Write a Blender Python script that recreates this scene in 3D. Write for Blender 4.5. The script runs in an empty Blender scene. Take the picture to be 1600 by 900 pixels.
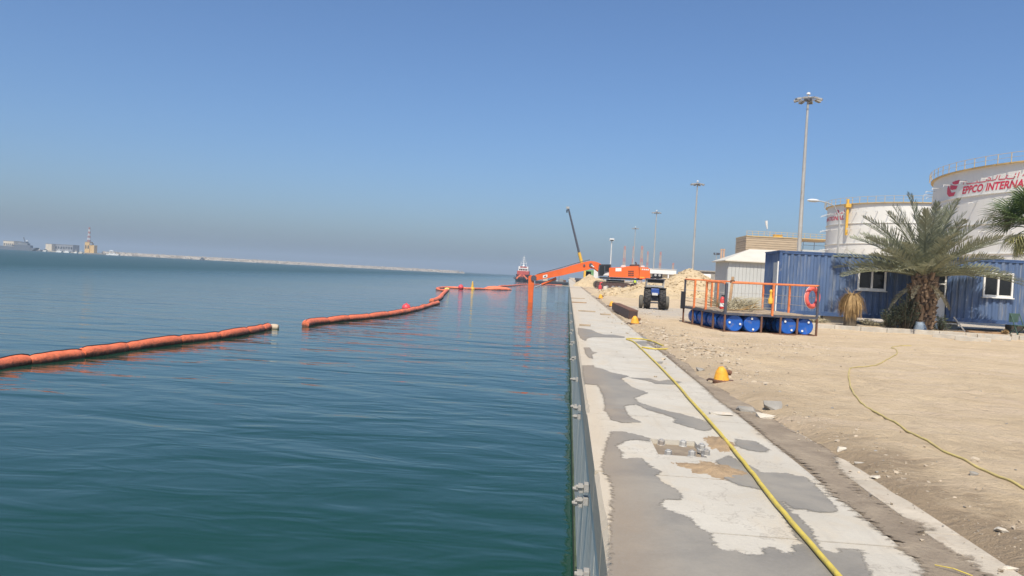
import bpy, bmesh, math, random
import numpy as np
from mathutils import Vector, Matrix, noise

R = math.radians
rng = random.Random(7)
sc = bpy.context.scene
col = sc.collection

# ------------------------------------------------------------------ camera
F = 1209.0                      # focal length in pixels of a 1600 px wide picture
ROLL, YAW, PITCH = R(3.1), R(4.11), R(-1.03)
EYE = Vector((-0.33, 0.0, 1.55))
WATER = -2.55
fw = Vector((-math.sin(YAW)*math.cos(PITCH), math.cos(YAW)*math.cos(PITCH), math.sin(PITCH)))
rt = Vector((math.cos(YAW), math.sin(YAW), 0.0))
up = rt.cross(fw)
cam_d = bpy.data.cameras.new('camera')
cam = bpy.data.objects.new('camera', cam_d)
col.objects.link(cam)
cx = rt*math.cos(ROLL) + up*(-math.sin(ROLL))*-1.0
cx = (rt*math.cos(ROLL) + up*math.sin(ROLL)).normalized()
cy = (up*math.cos(ROLL) - rt*math.sin(ROLL)).normalized()
cam.matrix_world = Matrix(((cx.x, cy.x, -fw.x, EYE.x), (cx.y, cy.y, -fw.y, EYE.y), (cx.z, cy.z, -fw.z, EYE.z), (0, 0, 0, 1)))
cam_d.sensor_width = 36.0
cam_d.lens = 36.0*F/1600.0
cam_d.clip_start = 0.1
cam_d.clip_end = 30000
sc.camera = cam

# ------------------------------------------------------------------ light
SUN_AZ, SUN_EL = R(187), R(55)          # clockwise from +Y
world = bpy.data.worlds.new('World'); sc.world = world; world.use_nodes = True
wn = world.node_tree.nodes; wl = world.node_tree.links
sky = wn.new('ShaderNodeTexSky'); sky.sky_type = 'NISHITA'; sky.sun_disc = False
sky.sun_elevation = SUN_EL; sky.sun_rotation = SUN_AZ
sky.altitude = 0; sky.air_density = 1.0; sky.dust_density = 1.95; sky.ozone_density = 10.0
wl.new(sky.outputs[0], wn['Background'].inputs[0])
wn['Background'].inputs[1].default_value = 0.112
sun_d = bpy.data.lights.new('sun', 'SUN'); sun_d.energy = 4.4; sun_d.angle = R(0.53); sun_d.color = (1.0, 0.92, 0.79)
sun = bpy.data.objects.new('sun', sun_d); col.objects.link(sun)
sdir = Vector((math.sin(SUN_AZ)*math.cos(SUN_EL), math.cos(SUN_AZ)*math.cos(SUN_EL), math.sin(SUN_EL)))
sun.rotation_euler = sdir.to_track_quat('Z', 'Y').to_euler()
sc.view_settings.view_transform = 'Standard'; sc.view_settings.look = 'None'
sc.view_settings.gamma = 1.0; sc.view_settings.use_curve_mapping = False
sc.view_settings.exposure = 0.3
sc.render.engine = 'CYCLES'
sc.cycles.use_denoising = True
sc.cycles.volume_bounces = 0
sc.cycles.max_bounces = 6

# ------------------------------------------------------------------ helpers
def ray(x, y):
    dx, dy = x-800.0, y-450.0
    ux = dx*math.cos(ROLL) + dy*math.sin(ROLL)
    uy = -dx*math.sin(ROLL) + dy*math.cos(ROLL)
    return fw + rt*(ux/F) - up*(uy/F)
def atz(x, y, z=0.0):                    # picture point -> point on the level z
    d = ray(x, y); return EYE + d*((z-EYE.z)/d.z)
def aty(x, y, Y):                        # picture point -> point at the distance Y along the quay
    d = ray(x, y); return EYE + d*(Y/d.y)

def tag(o, label=None, cat=None, group=None, kind=None):
    if label: o['label'] = label
    if cat: o['category'] = cat
    if group: o['group'] = group
    if kind: o['kind'] = kind
    return o
def empty(name, loc=(0, 0, 0), rz=0.0):
    o = bpy.data.objects.new(name, None); col.objects.link(o)
    o.location = loc; o.rotation_euler = (0, 0, rz); o.empty_display_size = 0.1
    return o
def thing(name, label, cat, loc=(0, 0, 0), rz=0.0, group=None):
    return tag(empty(name, loc, rz), label, cat, group)
def copy_tree(o, parent=None):
    c = o.copy(); col.objects.link(c); c.parent = parent
    for ch in o.children: copy_tree(ch, c)
    return c

class MB:
    def __init__(s): s.v = []; s.f = []
    def add(s, vs, fs):
        b = len(s.v); s.v += [tuple(v) for v in vs]; s.f += [tuple(b+i for i in f) for f in fs]; return s
    def box(s, c, size, rz=0.0, M=None, bev=0.0):
        hx, hy, hz = size[0]/2, size[1]/2, size[2]/2
        m = M or Matrix.Rotation(rz, 3, 'Z')
        c = Vector(c)
        if bev <= 0:
            vs = [c + m @ Vector((x*hx, y*hy, z*hz)) for z in (-1, 1) for x, y in ((-1, -1), (1, -1), (1, 1), (-1, 1))]
            fs = [(3, 2, 1, 0), (4, 5, 6, 7), (0, 1, 5, 4), (1, 2, 6, 5), (2, 3, 7, 6), (3, 0, 4, 7)]
            return s.add(vs, fs)
        bm = bmesh.new(); bmesh.ops.create_cube(bm, size=1.0)
        for v in bm.verts: v.co = Vector((v.co.x*size[0], v.co.y*size[1], v.co.z*size[2]))
        bmesh.ops.bevel(bm, geom=list(bm.edges), offset=bev, segments=2, affect='EDGES', profile=0.6)
        bm.verts.index_update()
        vs = [c + m @ v.co for v in bm.verts]; fs = [[v.index for v in f.verts] for f in bm.faces]
        bm.free(); return s.add(vs, fs)
    def tube(s, pts, rad, n=8, cap=True, closed=False):
        pts = [Vector(p) for p in pts]; k = len(pts)
        rs = rad if isinstance(rad, (list, tuple)) else [rad]*k
        rings = []; prev = None
        for i, p in enumerate(pts):
            if closed: t = pts[(i+1) % k]-pts[i-1]
            else: t = pts[min(i+1, k-1)]-pts[max(i-1, 0)]
            t.normalize()
            if prev is None:
                a = Vector((0, 0, 1)) if abs(t.z) < 0.9 else Vector((1, 0, 0))
                u = t.cross(a).normalized()
            else:
                u = (prev - t*prev.dot(t))
                u = u.normalized() if u.length > 1e-6 else t.orthogonal().normalized()
            prev = u; w = t.cross(u)
            rings.append([p + (u*math.cos(2*math.pi*j/n) + w*math.sin(2*math.pi*j/n))*rs[i] for j in range(n)])
        vs = [v for r_ in rings for v in r_]; fs = []
        m = k if closed else k-1
        for i in range(m):
            i2 = (i+1) % k
            for j in range(n):
                j2 = (j+1) % n; fs.append((i*n+j, i*n+j2, i2*n+j2, i2*n+j))
        if cap and not closed:
            fs.append(tuple(range(n))[::-1]); fs.append(tuple((k-1)*n+j for j in range(n)))
        return s.add(vs, fs)
    def bar(s, a, b, w, h=None):            # square bar from a to b
        a, b = Vector(a), Vector(b); h = h or w; t = (b-a); L = t.length; t.normalize()
        q = Vector((0, 0, 1)) if abs(t.z) < 0.95 else Vector((0, 1, 0))
        u = t.cross(q).normalized(); v = u.cross(t)
        M = Matrix((t, u, v)).transposed()
        return s.box((a+b)/2, (L, w, h), M=M)
    def lathe(s, prof, c=(0, 0, 0), n=16, axis='Z'):
        c = Vector(c); vs = []; fs = []
        for r_, z in prof:
            for j in range(n):
                a = 2*math.pi*j/n; x, y = r_*math.cos(a), r_*math.sin(a)
                p = (x, y, z) if axis == 'Z' else ((z, x, y) if axis == 'X' else (x, z, y))
                vs.append(c+Vector(p))
        for i in range(len(prof)-1):
            for j in range(n):
                j2 = (j+1) % n; fs.append((i*n+j, i*n+j2, (i+1)*n+j2, (i+1)*n+j))
        fs.append(tuple(range(n))[::-1]); fs.append(tuple((len(prof)-1)*n+j for j in range(n)))
        return s.add(vs, fs)
    def prism(s, poly, d):                  # closed outline (3D points) pushed along vector d
        poly = [Vector(p) for p in poly]; d = Vector(d); n = len(poly)
        vs = poly + [p+d for p in poly]
        fs = [tuple(range(n)), tuple(range(2*n-1, n-1, -1))]
        for i in range(n): j = (i+1) % n; fs.append((i, i+n, j+n, j))
        return s.add(vs, fs)
    def sphere(s, c, r_, n=12, m=8, sc_=(1, 1, 1)):
        c = Vector(c)
        prof = [(max(1e-4, math.sin(math.pi*i/m))*r_, -math.cos(math.pi*i/m)*r_) for i in range(m+1)]
        b = len(s.v); s.lathe(prof, (0, 0, 0), n)
        for i in range(b, len(s.v)):
            v = s.v[i]; s.v[i] = (c.x+v[0]*sc_[0], c.y+v[1]*sc_[1], c.z+v[2]*sc_[2])
        return s
    def mesh(s, name, smooth=False, fixn=True):
        me = bpy.data.meshes.new(name); me.from_pydata([tuple(v) for v in s.v], [], s.f); me.validate(clean_customdata=False)
        if fixn:
            bm = bmesh.new(); bm.from_mesh(me); bmesh.ops.recalc_face_normals(bm, faces=bm.faces); bm.to_mesh(me); bm.free()
        if smooth:
            me.polygons.foreach_set('use_smooth', [True]*len(me.polygons))
            try: me.set_sharp_from_angle(angle=R(40))
            except Exception: pass
        me.update(); return me
    def build(s, name, m, parent=None, smooth=False, world=False, fixn=True):
        """world=True: the vertices are in world space; they are moved into the parent's space"""
        if world and parent is not None:
            inv = (Matrix.Translation(parent.location) @ parent.rotation_euler.to_matrix().to_4x4()).inverted()
            if parent.parent: inv = inv @ Matrix.Translation(parent.parent.location).inverted() if False else (Matrix.Translation(parent.location) @ parent.rotation_euler.to_matrix().to_4x4()).inverted() @ (Matrix.Translation(parent.parent.location) @ parent.parent.rotation_euler.to_matrix().to_4x4()).inverted()
            s.v = [tuple(inv @ Vector(v)) for v in s.v]
        o = bpy.data.objects.new(name, s.mesh(name, smooth, fixn)); col.objects.link(o)
        if m: o.data.materials.append(m)
        if parent is not None: o.parent = parent
        return o
def solo(name, mb, m, label, cat, loc=None, group=None, smooth=False):
    """a thing of one mesh with world coordinates; origin put at loc"""
    if loc is not None:
        l = Vector(loc); mb.v = [tuple(Vector(v)-l) for v in mb.v]
    o = mb.build(name, m, None, smooth)
    if loc is not None: o.location = loc
    return tag(o, label, cat, group)

# ------------------------------------------------------------------ materials
def nodes(name):
    m = bpy.data.materials.new(name); m.use_nodes = True
    nt = m.node_tree; return m, nt.nodes, nt.links, nt.nodes['Principled BSDF']
def tex(n, l, kind, scale, detail=4, rough=0.55, mapscale=None, coord='Object', dist=0.0):
    t = n.new('ShaderNodeTexNoise') if kind == 'noise' else n.new('ShaderNodeTexVoronoi')
    t.inputs['Scale'].default_value = scale
    if kind == 'noise':
        t.inputs['Detail'].default_value = detail; t.inputs['Roughness'].default_value = rough; t.inputs['Distortion'].default_value = dist
    g = n.new('ShaderNodeNewGeometry') if coord == 'World' else n.new('ShaderNodeTexCoord')
    src = g.outputs['Position'] if coord == 'World' else g.outputs['Object']
    if mapscale:
        mp = n.new('ShaderNodeMapping'); mp.inputs['Scale'].default_value = mapscale
        l.new(src, mp.inputs['Vector']); src = mp.outputs['Vector']
    l.new(src, t.inputs['Vector']); return t
def ramp(n, l, src, stops):
    r_ = n.new('ShaderNodeValToRGB'); e = r_.color_ramp.elements
    while len(e) < len(stops): e.new(0.5)
    for i, (p, c) in enumerate(stops):
        e[i].position = p; e[i].color = (c, c, c, 1) if isinstance(c, (int, float)) else (*c, 1)
    l.new(src, r_.inputs['Fac']); return r_
def mixc(n, l, fac, a, b, mode='MIX'):
    x = n.new('ShaderNodeMix'); x.data_type = 'RGBA'; x.blend_type = mode
    for sock, val in ((x.inputs[0], fac), (x.inputs[6], a), (x.inputs[7], b)):
        if hasattr(val, 'is_linked'): l.new(val, sock)
        elif isinstance(val, (int, float)): sock.default_value = val
        else: sock.default_value = (*val, 1)
    return x.outputs[2]
def bump(n, l, bs, src, dist, strength=1.0):
    b = n.new('ShaderNodeBump'); b.inputs['Distance'].default_value = dist; b.inputs['Strength'].default_value = strength
    l.new(src, b.inputs['Height']); l.new(b.outputs[0], bs.inputs['Normal']); return b
def mat(name, c, rough=0.6, metal=0.0, var=0.25, scale=3.0, dirt=None, dirt_amt=0.4, bmp=0.004, bscale=None, mapscale=None, spec=0.5, coord='Object'):
    m, n, l, bs = nodes(name)
    t = tex(n, l, 'noise', scale, 6, 0.6, mapscale, coord)
    lo = tuple(x*(1-var) for x in c); hi = tuple(min(1, x*(1+var*0.7)) for x in c)
    r_ = ramp(n, l, t.outputs['Fac'], [(0.3, lo), (0.7, hi)])
    out = r_.outputs[0]
    if dirt:
        t2 = tex(n, l, 'noise', scale*2.3, 8, 0.7, mapscale, coord)
        r2 = ramp(n, l, t2.outputs['Fac'], [(0.62-dirt_amt*0.25, 0.0), (0.75, 1.0)])
        out = mixc(n, l, r2.outputs[0], out, dirt)
    l.new(out, bs.inputs['Base Color'])
    bs.inputs['Roughness'].default_value = rough; bs.inputs['Metallic'].default_value = metal
    bs.inputs['Specular IOR Level'].default_value = spec
    if bmp > 0:
        t3 = tex(n, l, 'noise', bscale or scale*8, 5, 0.6, None, coord)
        bump(n, l, bs, t3.outputs['Fac'], bmp)
    return m
M = {}
def pm(k, *a, **kw): M[k] = mat(k, *a, **kw)
RUST = (0.12, 0.05, 0.025)
pm('orange', (0.75, 0.13, 0.02), 0.45, dirt=(0.35, 0.16, 0.07), dirt_amt=0.1, scale=0.8, var=0.12)
pm('boom_orange', (0.84, 0.20, 0.085), 0.55, var=0.2, scale=2.5, dirt=(0.30, 0.10, 0.05), dirt_amt=0.35, bmp=0.035, bscale=9)
pm('black', (0.02, 0.02, 0.022), 0.5, var=0.3, bmp=0.002)
pm('rubber', (0.025, 0.025, 0.026), 0.8, var=0.3, dirt=(0.16, 0.13, 0.10), dirt_amt=0.5, scale=6)
pm('dusty_rubber', (0.13, 0.12, 0.10), 0.85, var=0.3, scale=4)
pm('glass', (0.018, 0.02, 0.022), 0.06, var=0.1, bmp=0)
pm('white', (0.75, 0.74, 0.70), 0.5, var=0.08, dirt=(0.45, 0.40, 0.32), dirt_amt=0.15)
pm('white_metal', (0.62, 0.62, 0.60), 0.45, var=0.12, dirt=(0.35, 0.30, 0.24), dirt_amt=0.15)
pm('tank_white', (0.74, 0.725, 0.67), 0.55, var=0.06, scale=0.25, dirt=(0.50, 0.47, 0.40), dirt_amt=0.12, bmp=0.003, mapscale=(1, 1, 0.25))
pm('tank_beige', (0.46, 0.36, 0.24), 0.8, var=0.16, scale=0.5, mapscale=(1, 1, 4))
pm('yellow', (0.72, 0.42, 0.05), 0.5, var=0.15, dirt=(0.30, 0.16, 0.06), dirt_amt=0.2, scale=1.2)
pm('bollard_yellow', (0.78, 0.38, 0.03), 0.6, var=0.15, dirt=(0.25, 0.10, 0.04), dirt_amt=0.35, scale=7, bmp=0.006)
pm('rail_yellow', (0.56, 0.40, 0.17), 0.6, var=0.15, scale=1.0)
pm('hose_yellow', (0.62, 0.48, 0.07), 0.5, var=0.15, dirt=(0.40, 0.31, 0.13), dirt_amt=0.5, scale=4)
pm('hose_dusty', (0.52, 0.42, 0.15), 0.7, var=0.2, dirt=(0.44, 0.34, 0.2), dirt_amt=0.6, scale=3)
pm('red', (0.60, 0.05, 0.05), 0.5, var=0.1)
pm('logo_red', (0.62, 0.03, 0.07), 0.5, var=0.05, bmp=0)
pm('buoy_red', (0.75, 0.07, 0.08), 0.45, var=0.1, scale=2)
pm('ring_red', (0.80, 0.14, 0.11), 0.55, var=0.12, scale=4)
pm('rust', (0.15, 0.075, 0.045), 0.85, var=0.35, scale=5, dirt=(0.27, 0.11, 0.05), dirt_amt=0.4, bmp=0.008)
pm('dark_rust', (0.075, 0.045, 0.038), 0.8, var=0.35, scale=3, dirt=(0.16, 0.08, 0.05), dirt_amt=0.35, bmp=0.008)
pm('rail_orange', (0.70, 0.20, 0.06), 0.6, var=0.2, dirt=(0.22, 0.10, 0.06), dirt_amt=0.35, scale=5)
pm('steel', (0.30, 0.30, 0.30), 0.45, metal=0.6, var=0.2, dirt=(0.22, 0.15, 0.10), dirt_amt=0.3)
pm('galv', (0.42, 0.41, 0.38), 0.5, metal=0.2, var=0.2, scale=1.5, dirt=(0.26, 0.20, 0.15), dirt_amt=0.35, mapscale=(1, 1, 0.3))
pm('dark_frame', (0.07, 0.075, 0.095), 0.6, var=0.3, scale=4, dirt=(0.17, 0.11, 0.08), dirt_amt=0.3)
pm('blue_drum', (0.012, 0.10, 0.42), 0.35, var=0.25, scale=3, dirt=(0.16, 0.15, 0.14), dirt_amt=0.25)
pm('container_blue', (0.080, 0.130, 0.238), 0.6, var=0.22, scale=1.1, dirt=(0.20, 0.225, 0.26), dirt_amt=0.45, mapscale=(1.5, 1.5, 0.25), bmp=0.006, bscale=9)
pm('container_frame', (0.045, 0.09, 0.20), 0.6, var=0.25, scale=2, dirt=(0.20, 0.21, 0.23), dirt_amt=0.3)
pm('shed_grey', (0.46, 0.47, 0.45), 0.6, var=0.08, scale=0.7, dirt=(0.40, 0.37, 0.31), dirt_amt=0.15)
pm('shed_roof', (0.60, 0.56, 0.47), 0.6, var=0.1, scale=1)
pm('plank', (0.40, 0.31, 0.21), 0.85, var=0.3, scale=4, dirt=(0.42, 0.34, 0.24), dirt_amt=0.4, mapscale=(0.4, 3, 3))
pm('wood', (0.34, 0.21, 0.11), 0.8, var=0.25, scale=5)
pm('straw', (0.42, 0.28, 0.125), 0.85, var=0.35, scale=6, bmp=0)
pm('palm_leaf', (0.275, 0.285, 0.185), 0.5, var=0.35, scale=1.4, bmp=0)
pm('palm_leaf_old', (0.43, 0.38, 0.25), 0.75, var=0.3, scale=1.4, bmp=0)
pm('palm_stem', (0.24, 0.22, 0.11), 0.7, var=0.25, scale=3)
pm('palm_trunk', (0.15, 0.10, 0.065), 0.9, var=0.4, scale=6, bmp=0.03, bscale=14)
pm('palm_boot', (0.22, 0.15, 0.095), 0.9, var=0.4, scale=5, bmp=0.01)
pm('fan_green', (0.085, 0.125, 0.035), 0.5, var=0.35, scale=2.5, bmp=0)
pm('fan_yellow', (0.34, 0.32, 0.12), 0.6, var=0.3, scale=3, bmp=0)
pm('shrub_leaf', (0.075, 0.095, 0.05), 0.6, var=0.4, scale=4, bmp=0)
pm('twig', (0.13, 0.10, 0.065), 0.9, var=0.3)
pm('concrete_block', (0.29, 0.27, 0.235), 0.9, var=0.2, scale=4, bmp=0.015, bscale=20)
pm('kerb_stone', (0.47, 0.43, 0.36), 0.9, var=0.2, scale=3, dirt=(0.50, 0.38, 0.25), dirt_amt=0.35, bmp=0.01, bscale=25)
pm('dusty_concrete', (0.47, 0.41, 0.32), 0.9, var=0.2, scale=2.5, dirt=(0.36, 0.29, 0.21), dirt_amt=0.4, bmp=0.01, bscale=30, coord='World')
pm('stone', (0.47, 0.39, 0.285), 0.95, var=0.3, scale=5, bmp=0.02, bscale=14, coord='World')
pm('mound_sand', (0.50, 0.39, 0.24), 0.95, var=0.18, scale=0.9, dirt=(0.36, 0.27, 0.165), dirt_amt=0.25, bmp=0.05, bscale=5, coord='World')
pm('wet_sand', (0.37, 0.26, 0.15), 0.85, var=0.25, scale=6, bmp=0.02, bscale=45, coord='World')
pm('rock', (0.40, 0.35, 0.28), 0.95, var=0.3, scale=0.3, bmp=0.1, bscale=1.5, coord='World')
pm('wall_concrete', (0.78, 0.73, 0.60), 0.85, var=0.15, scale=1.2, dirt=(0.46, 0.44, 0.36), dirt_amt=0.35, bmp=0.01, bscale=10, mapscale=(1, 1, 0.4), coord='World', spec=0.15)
pm('fixing_zinc', (0.33, 0.32, 0.30), 0.8, var=0.25, scale=8, dirt=(0.30, 0.22, 0.15), dirt_amt=0.4)
pm('cream', (0.58, 0.51, 0.38), 0.8, var=0.08, scale=0.2, bmp=0)
pm('grey_far', (0.22, 0.23, 0.24), 0.7, var=0.2, scale=0.2, bmp=0)
pm('navy_grey', (0.115, 0.13, 0.15), 0.6, var=0.15, scale=0.2, bmp=0)
pm('ochre', (0.62, 0.40, 0.13), 0.8, var=0.1, scale=0.2, bmp=0)
pm('bag_blue', (0.20, 0.25, 0.31), 0.6, var=0.2, scale=5, bmp=0.03, bscale=9)
pm('cloth_pale', (0.58, 0.52, 0.42), 0.9, var=0.15, scale=8, bmp=0.03, bscale=20)
pm('chair_green', (0.06, 0.11, 0.085), 0.6, var=0.2)
pm('hull_red', (0.42, 0.08, 0.06), 0.6, var=0.2, scale=0.6)
pm('tractor_blue', (0.03, 0.085, 0.32), 0.4, var=0.2, dirt=(0.25, 0.22, 0.18), dirt_amt=0.3)
pm('lattice_red', (0.50, 0.17, 0.10), 0.7, var=0.15, scale=0.2, bmp=0)
pm('lattice_tan', (0.52, 0.33, 0.20), 0.7, var=0.15, scale=0.2, bmp=0)
pm('green', (0.14, 0.30, 0.12), 0.6, var=0.2, scale=0.8)
pm('skin', (0.30, 0.17, 0.11), 0.6, var=0.1, bmp=0)
pm('hivis', (0.55, 0.72, 0.05), 0.6, var=0.1, bmp=0)
pm('cloth_navy', (0.04, 0.05, 0.09), 0.85, var=0.2, bmp=0)
pm('foam', (0.52, 0.42, 0.30), 0.8, var=0.2, scale=6)

def runs(m, col_, lo=0.60, hi=0.74, amt=0.7):          # narrow vertical rust and chalk runs
    n = m.node_tree.nodes; l = m.node_tree.links; bs = n['Principled BSDF']; src = bs.inputs['Base Color'].links[0].from_socket
    t = tex(n, l, 'noise', 5.0, 4, 0.6, (1.6, 1.6, 0.12)); r_ = ramp(n, l, t.outputs['Fac'], [(lo, 0.0), (hi, amt)])
    l.new(mixc(n, l, r_.outputs[0], src, col_), bs.inputs['Base Color'])
runs(M['container_blue'], (0.30, 0.32, 0.34), 0.58, 0.70, 0.75); runs(M['container_blue'], (0.13, 0.085, 0.07), 0.64, 0.74, 0.6)
runs(M['tank_white'], (0.55, 0.49, 0.40), 0.60, 0.78, 0.45); runs(M['shed_grey'], (0.36, 0.32, 0.27), 0.62, 0.76, 0.4)
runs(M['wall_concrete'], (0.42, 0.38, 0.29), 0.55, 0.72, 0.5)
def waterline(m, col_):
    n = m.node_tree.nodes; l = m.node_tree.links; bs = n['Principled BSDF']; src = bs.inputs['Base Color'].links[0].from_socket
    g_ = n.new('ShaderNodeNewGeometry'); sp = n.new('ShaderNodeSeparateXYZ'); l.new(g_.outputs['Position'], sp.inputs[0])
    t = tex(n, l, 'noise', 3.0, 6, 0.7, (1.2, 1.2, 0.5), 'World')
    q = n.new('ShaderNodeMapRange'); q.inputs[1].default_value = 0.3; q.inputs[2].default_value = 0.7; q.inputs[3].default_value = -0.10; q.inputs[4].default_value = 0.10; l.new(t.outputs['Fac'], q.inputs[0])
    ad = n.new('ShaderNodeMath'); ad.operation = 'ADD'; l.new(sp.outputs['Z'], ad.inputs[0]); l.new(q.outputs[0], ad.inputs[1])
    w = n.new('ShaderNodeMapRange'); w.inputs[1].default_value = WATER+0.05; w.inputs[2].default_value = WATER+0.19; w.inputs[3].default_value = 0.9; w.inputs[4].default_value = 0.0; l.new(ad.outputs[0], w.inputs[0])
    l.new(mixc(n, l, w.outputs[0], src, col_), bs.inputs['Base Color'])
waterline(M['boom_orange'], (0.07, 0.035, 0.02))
def thin(m):                             # leaves let some light through
    n = m.node_tree.nodes; l = m.node_tree.links; bs = n['Principled BSDF']; out = n['Material Output']
    tr = n.new('ShaderNodeBsdfTranslucent'); ms = n.new('ShaderNodeMixShader'); ms.inputs[0].default_value = 0.25
    src = bs.inputs['Base Color'].links[0].from_socket
    l.new(src, tr.inputs['Color']); l.new(bs.outputs[0], ms.inputs[1]); l.new(tr.outputs[0], ms.inputs[2]); l.new(ms.outputs[0], out.inputs['Surface'])
for k in ('palm_leaf', 'palm_leaf_old', 'fan_green', 'fan_yellow', 'shrub_leaf', 'straw'): thin(M[k])

def make_water():
    m, n, l, bs = nodes('sea_water')
    bs.inputs['Base Color'].default_value = (0.006, 0.041, 0.025, 1)
    bs.inputs['Roughness'].default_value = 0.06; bs.inputs['IOR'].default_value = 1.33
    big = tex(n, l, 'noise', 0.02, 2, 0.5, (0.35, 1.0, 1), 'World')          # wind patches
    gate = ramp(n, l, big.outputs['Fac'], [(0.35, 0.45), (0.62, 1.0)])
    a = tex(n, l, 'noise', 0.42, 2, 0.45, (0.42, 1.0, 1), 'World', 0.6)
    b = tex(n, l, 'noise', 1.3, 2, 0.5, (0.45, 1.0, 1), 'World', 0.8)
    c = tex(n, l, 'noise', 5.0, 2, 0.5, (0.5, 1.0, 1), 'World', 0.4)
    def mul(x, v):
        q = n.new('ShaderNodeMath'); q.operation = 'MULTIPLY'
        l.new(x, q.inputs[0])
        if hasattr(v, 'is_linked'): l.new(v, q.inputs[1])
        else: q.inputs[1].default_value = v
        return q.outputs[0]
    def add(x, y):
        q = n.new('ShaderNodeMath'); q.operation = 'ADD'; l.new(x, q.inputs[0]); l.new(y, q.inputs[1]); return q.outputs[0]
    h = add(mul(a.outputs['Fac'], 0.20), add(mul(b.outputs['Fac'], 0.048), mul(c.outputs['Fac'], 0.005)))
    h = mul(h, gate.outputs[0])
    bump(n, l, bs, h, 1.0, 1.0)
    sp = n.new('ShaderNodeSeparateXYZ'); gg = n.new('ShaderNodeNewGeometry'); l.new(gg.outputs['Position'], sp.inputs[0])
    mr = n.new('ShaderNodeMapRange'); mr.inputs[1].default_value = -28; mr.inputs[2].default_value = -130; mr.inputs[3].default_value = 0.05; mr.inputs[4].default_value = 0.36   # open water off the quay is more ruffled
    l.new(sp.outputs['X'], mr.inputs[0]); l.new(mr.outputs[0], bs.inputs['Roughness'])
    return m
M['water'] = make_water()

def sep(n, l, coord='World'):
    g = n.new('ShaderNodeNewGeometry'); s = n.new('ShaderNodeSeparateXYZ'); l.new(g.outputs['Position'], s.inputs[0]); return s
def maprange(n, l, src, a, b, c=0.0, d=1.0):
    q = n.new('ShaderNodeMapRange'); q.inputs[1].default_value = a; q.inputs[2].default_value = b; q.inputs[3].default_value = c; q.inputs[4].default_value = d
    l.new(src, q.inputs[0]); return q.outputs[0]
def mathn(n, l, op, a, b):
    q = n.new('ShaderNodeMath'); q.operation = op
    for i, v in enumerate((a, b)):
        if hasattr(v, 'is_linked'): l.new(v, q.inputs[i])
        else: q.inputs[i].default_value = v
    return q.outputs[0]

def make_concrete():
    m, n, l, bs = nodes('dry_concrete')
    t = tex(n, l, 'noise', 1.1, 6, 0.6, None, 'World')
    base = ramp(n, l, t.outputs['Fac'], [(0.3, (0.445, 0.405, 0.33)), (0.7, (0.55, 0.51, 0.425))]).outputs[0]
    f = tex(n, l, 'noise', 30, 6, 0.7, None, 'World')
    base = mixc(n, l, ramp(n, l, f.outputs['Fac'], [(0.35, 0.0), (0.75, 0.35)]).outputs[0], base, (0.40, 0.375, 0.33))
    st = tex(n, l, 'noise', 1.6, 5, 0.6, (1.0, 0.6, 1), 'World', 0.8)      # sandy brown stains
    base = mixc(n, l, ramp(n, l, st.outputs['Fac'], [(0.50, 0.0), (0.68, 0.6)]).outputs[0], base, (0.49, 0.405, 0.285))
    sm = tex(n, l, 'noise', 5.0, 6, 0.75, (1.0, 0.35, 1), 'World', 1.2)
    base = mixc(n, l, ramp(n, l, sm.outputs['Fac'], [(0.56, 0.0), (0.72, 0.5)]).outputs[0], base, (0.40, 0.36, 0.30))
    ck = n.new('ShaderNodeTexVoronoi'); ck.feature = 'DISTANCE_TO_EDGE'; ck.inputs['Scale'].default_value = 0.55
    gq = n.new('ShaderNodeNewGeometry'); wv = n.new('ShaderNodeVectorMath'); wv.operation = 'ADD'; l.new(gq.outputs['Position'], wv.inputs[0]); nq = tex(n, l, 'noise', 3.0, 4, 0.6, None, 'World'); l.new(nq.outputs['Color'], wv.inputs[1]); l.new(wv.outputs[0], ck.inputs['Vector'])
    base = mixc(n, l, ramp(n, l, ck.outputs['Distance'], [(0.0, 0.55), (0.006, 0.0)]).outputs[0], base, (0.27, 0.235, 0.19))   # hairline cracks
    s = sep(n, l)
    edge = mathn(n, l, 'ADD', s.outputs['X'], maprange(n, l, st.outputs['Fac'], 0.3, 0.7, -0.12, 0.12))
    base = mixc(n, l, maprange(n, l, edge, 0.10, 0.26, 0.6, 0.0), base, (0.50, 0.41, 0.29))
    ty = tex(n, l, 'noise', 2.4, 5, 0.6, (2.6, 0.14, 1), 'World', 0.3)
    base = mixc(n, l, ramp(n, l, ty.outputs['Fac'], [(0.58, 0.0), (0.74, 0.38)]).outputs[0], base, (0.33, 0.30, 0.25))   # scuffs along the quay
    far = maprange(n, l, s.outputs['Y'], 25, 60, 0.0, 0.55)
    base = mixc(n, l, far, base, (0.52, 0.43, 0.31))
    l.new(base, bs.inputs['Base Color']); bs.inputs['Roughness'].default_value = 0.85
    bump(n, l, bs, f.outputs['Fac'], 0.006)
    return m
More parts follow.
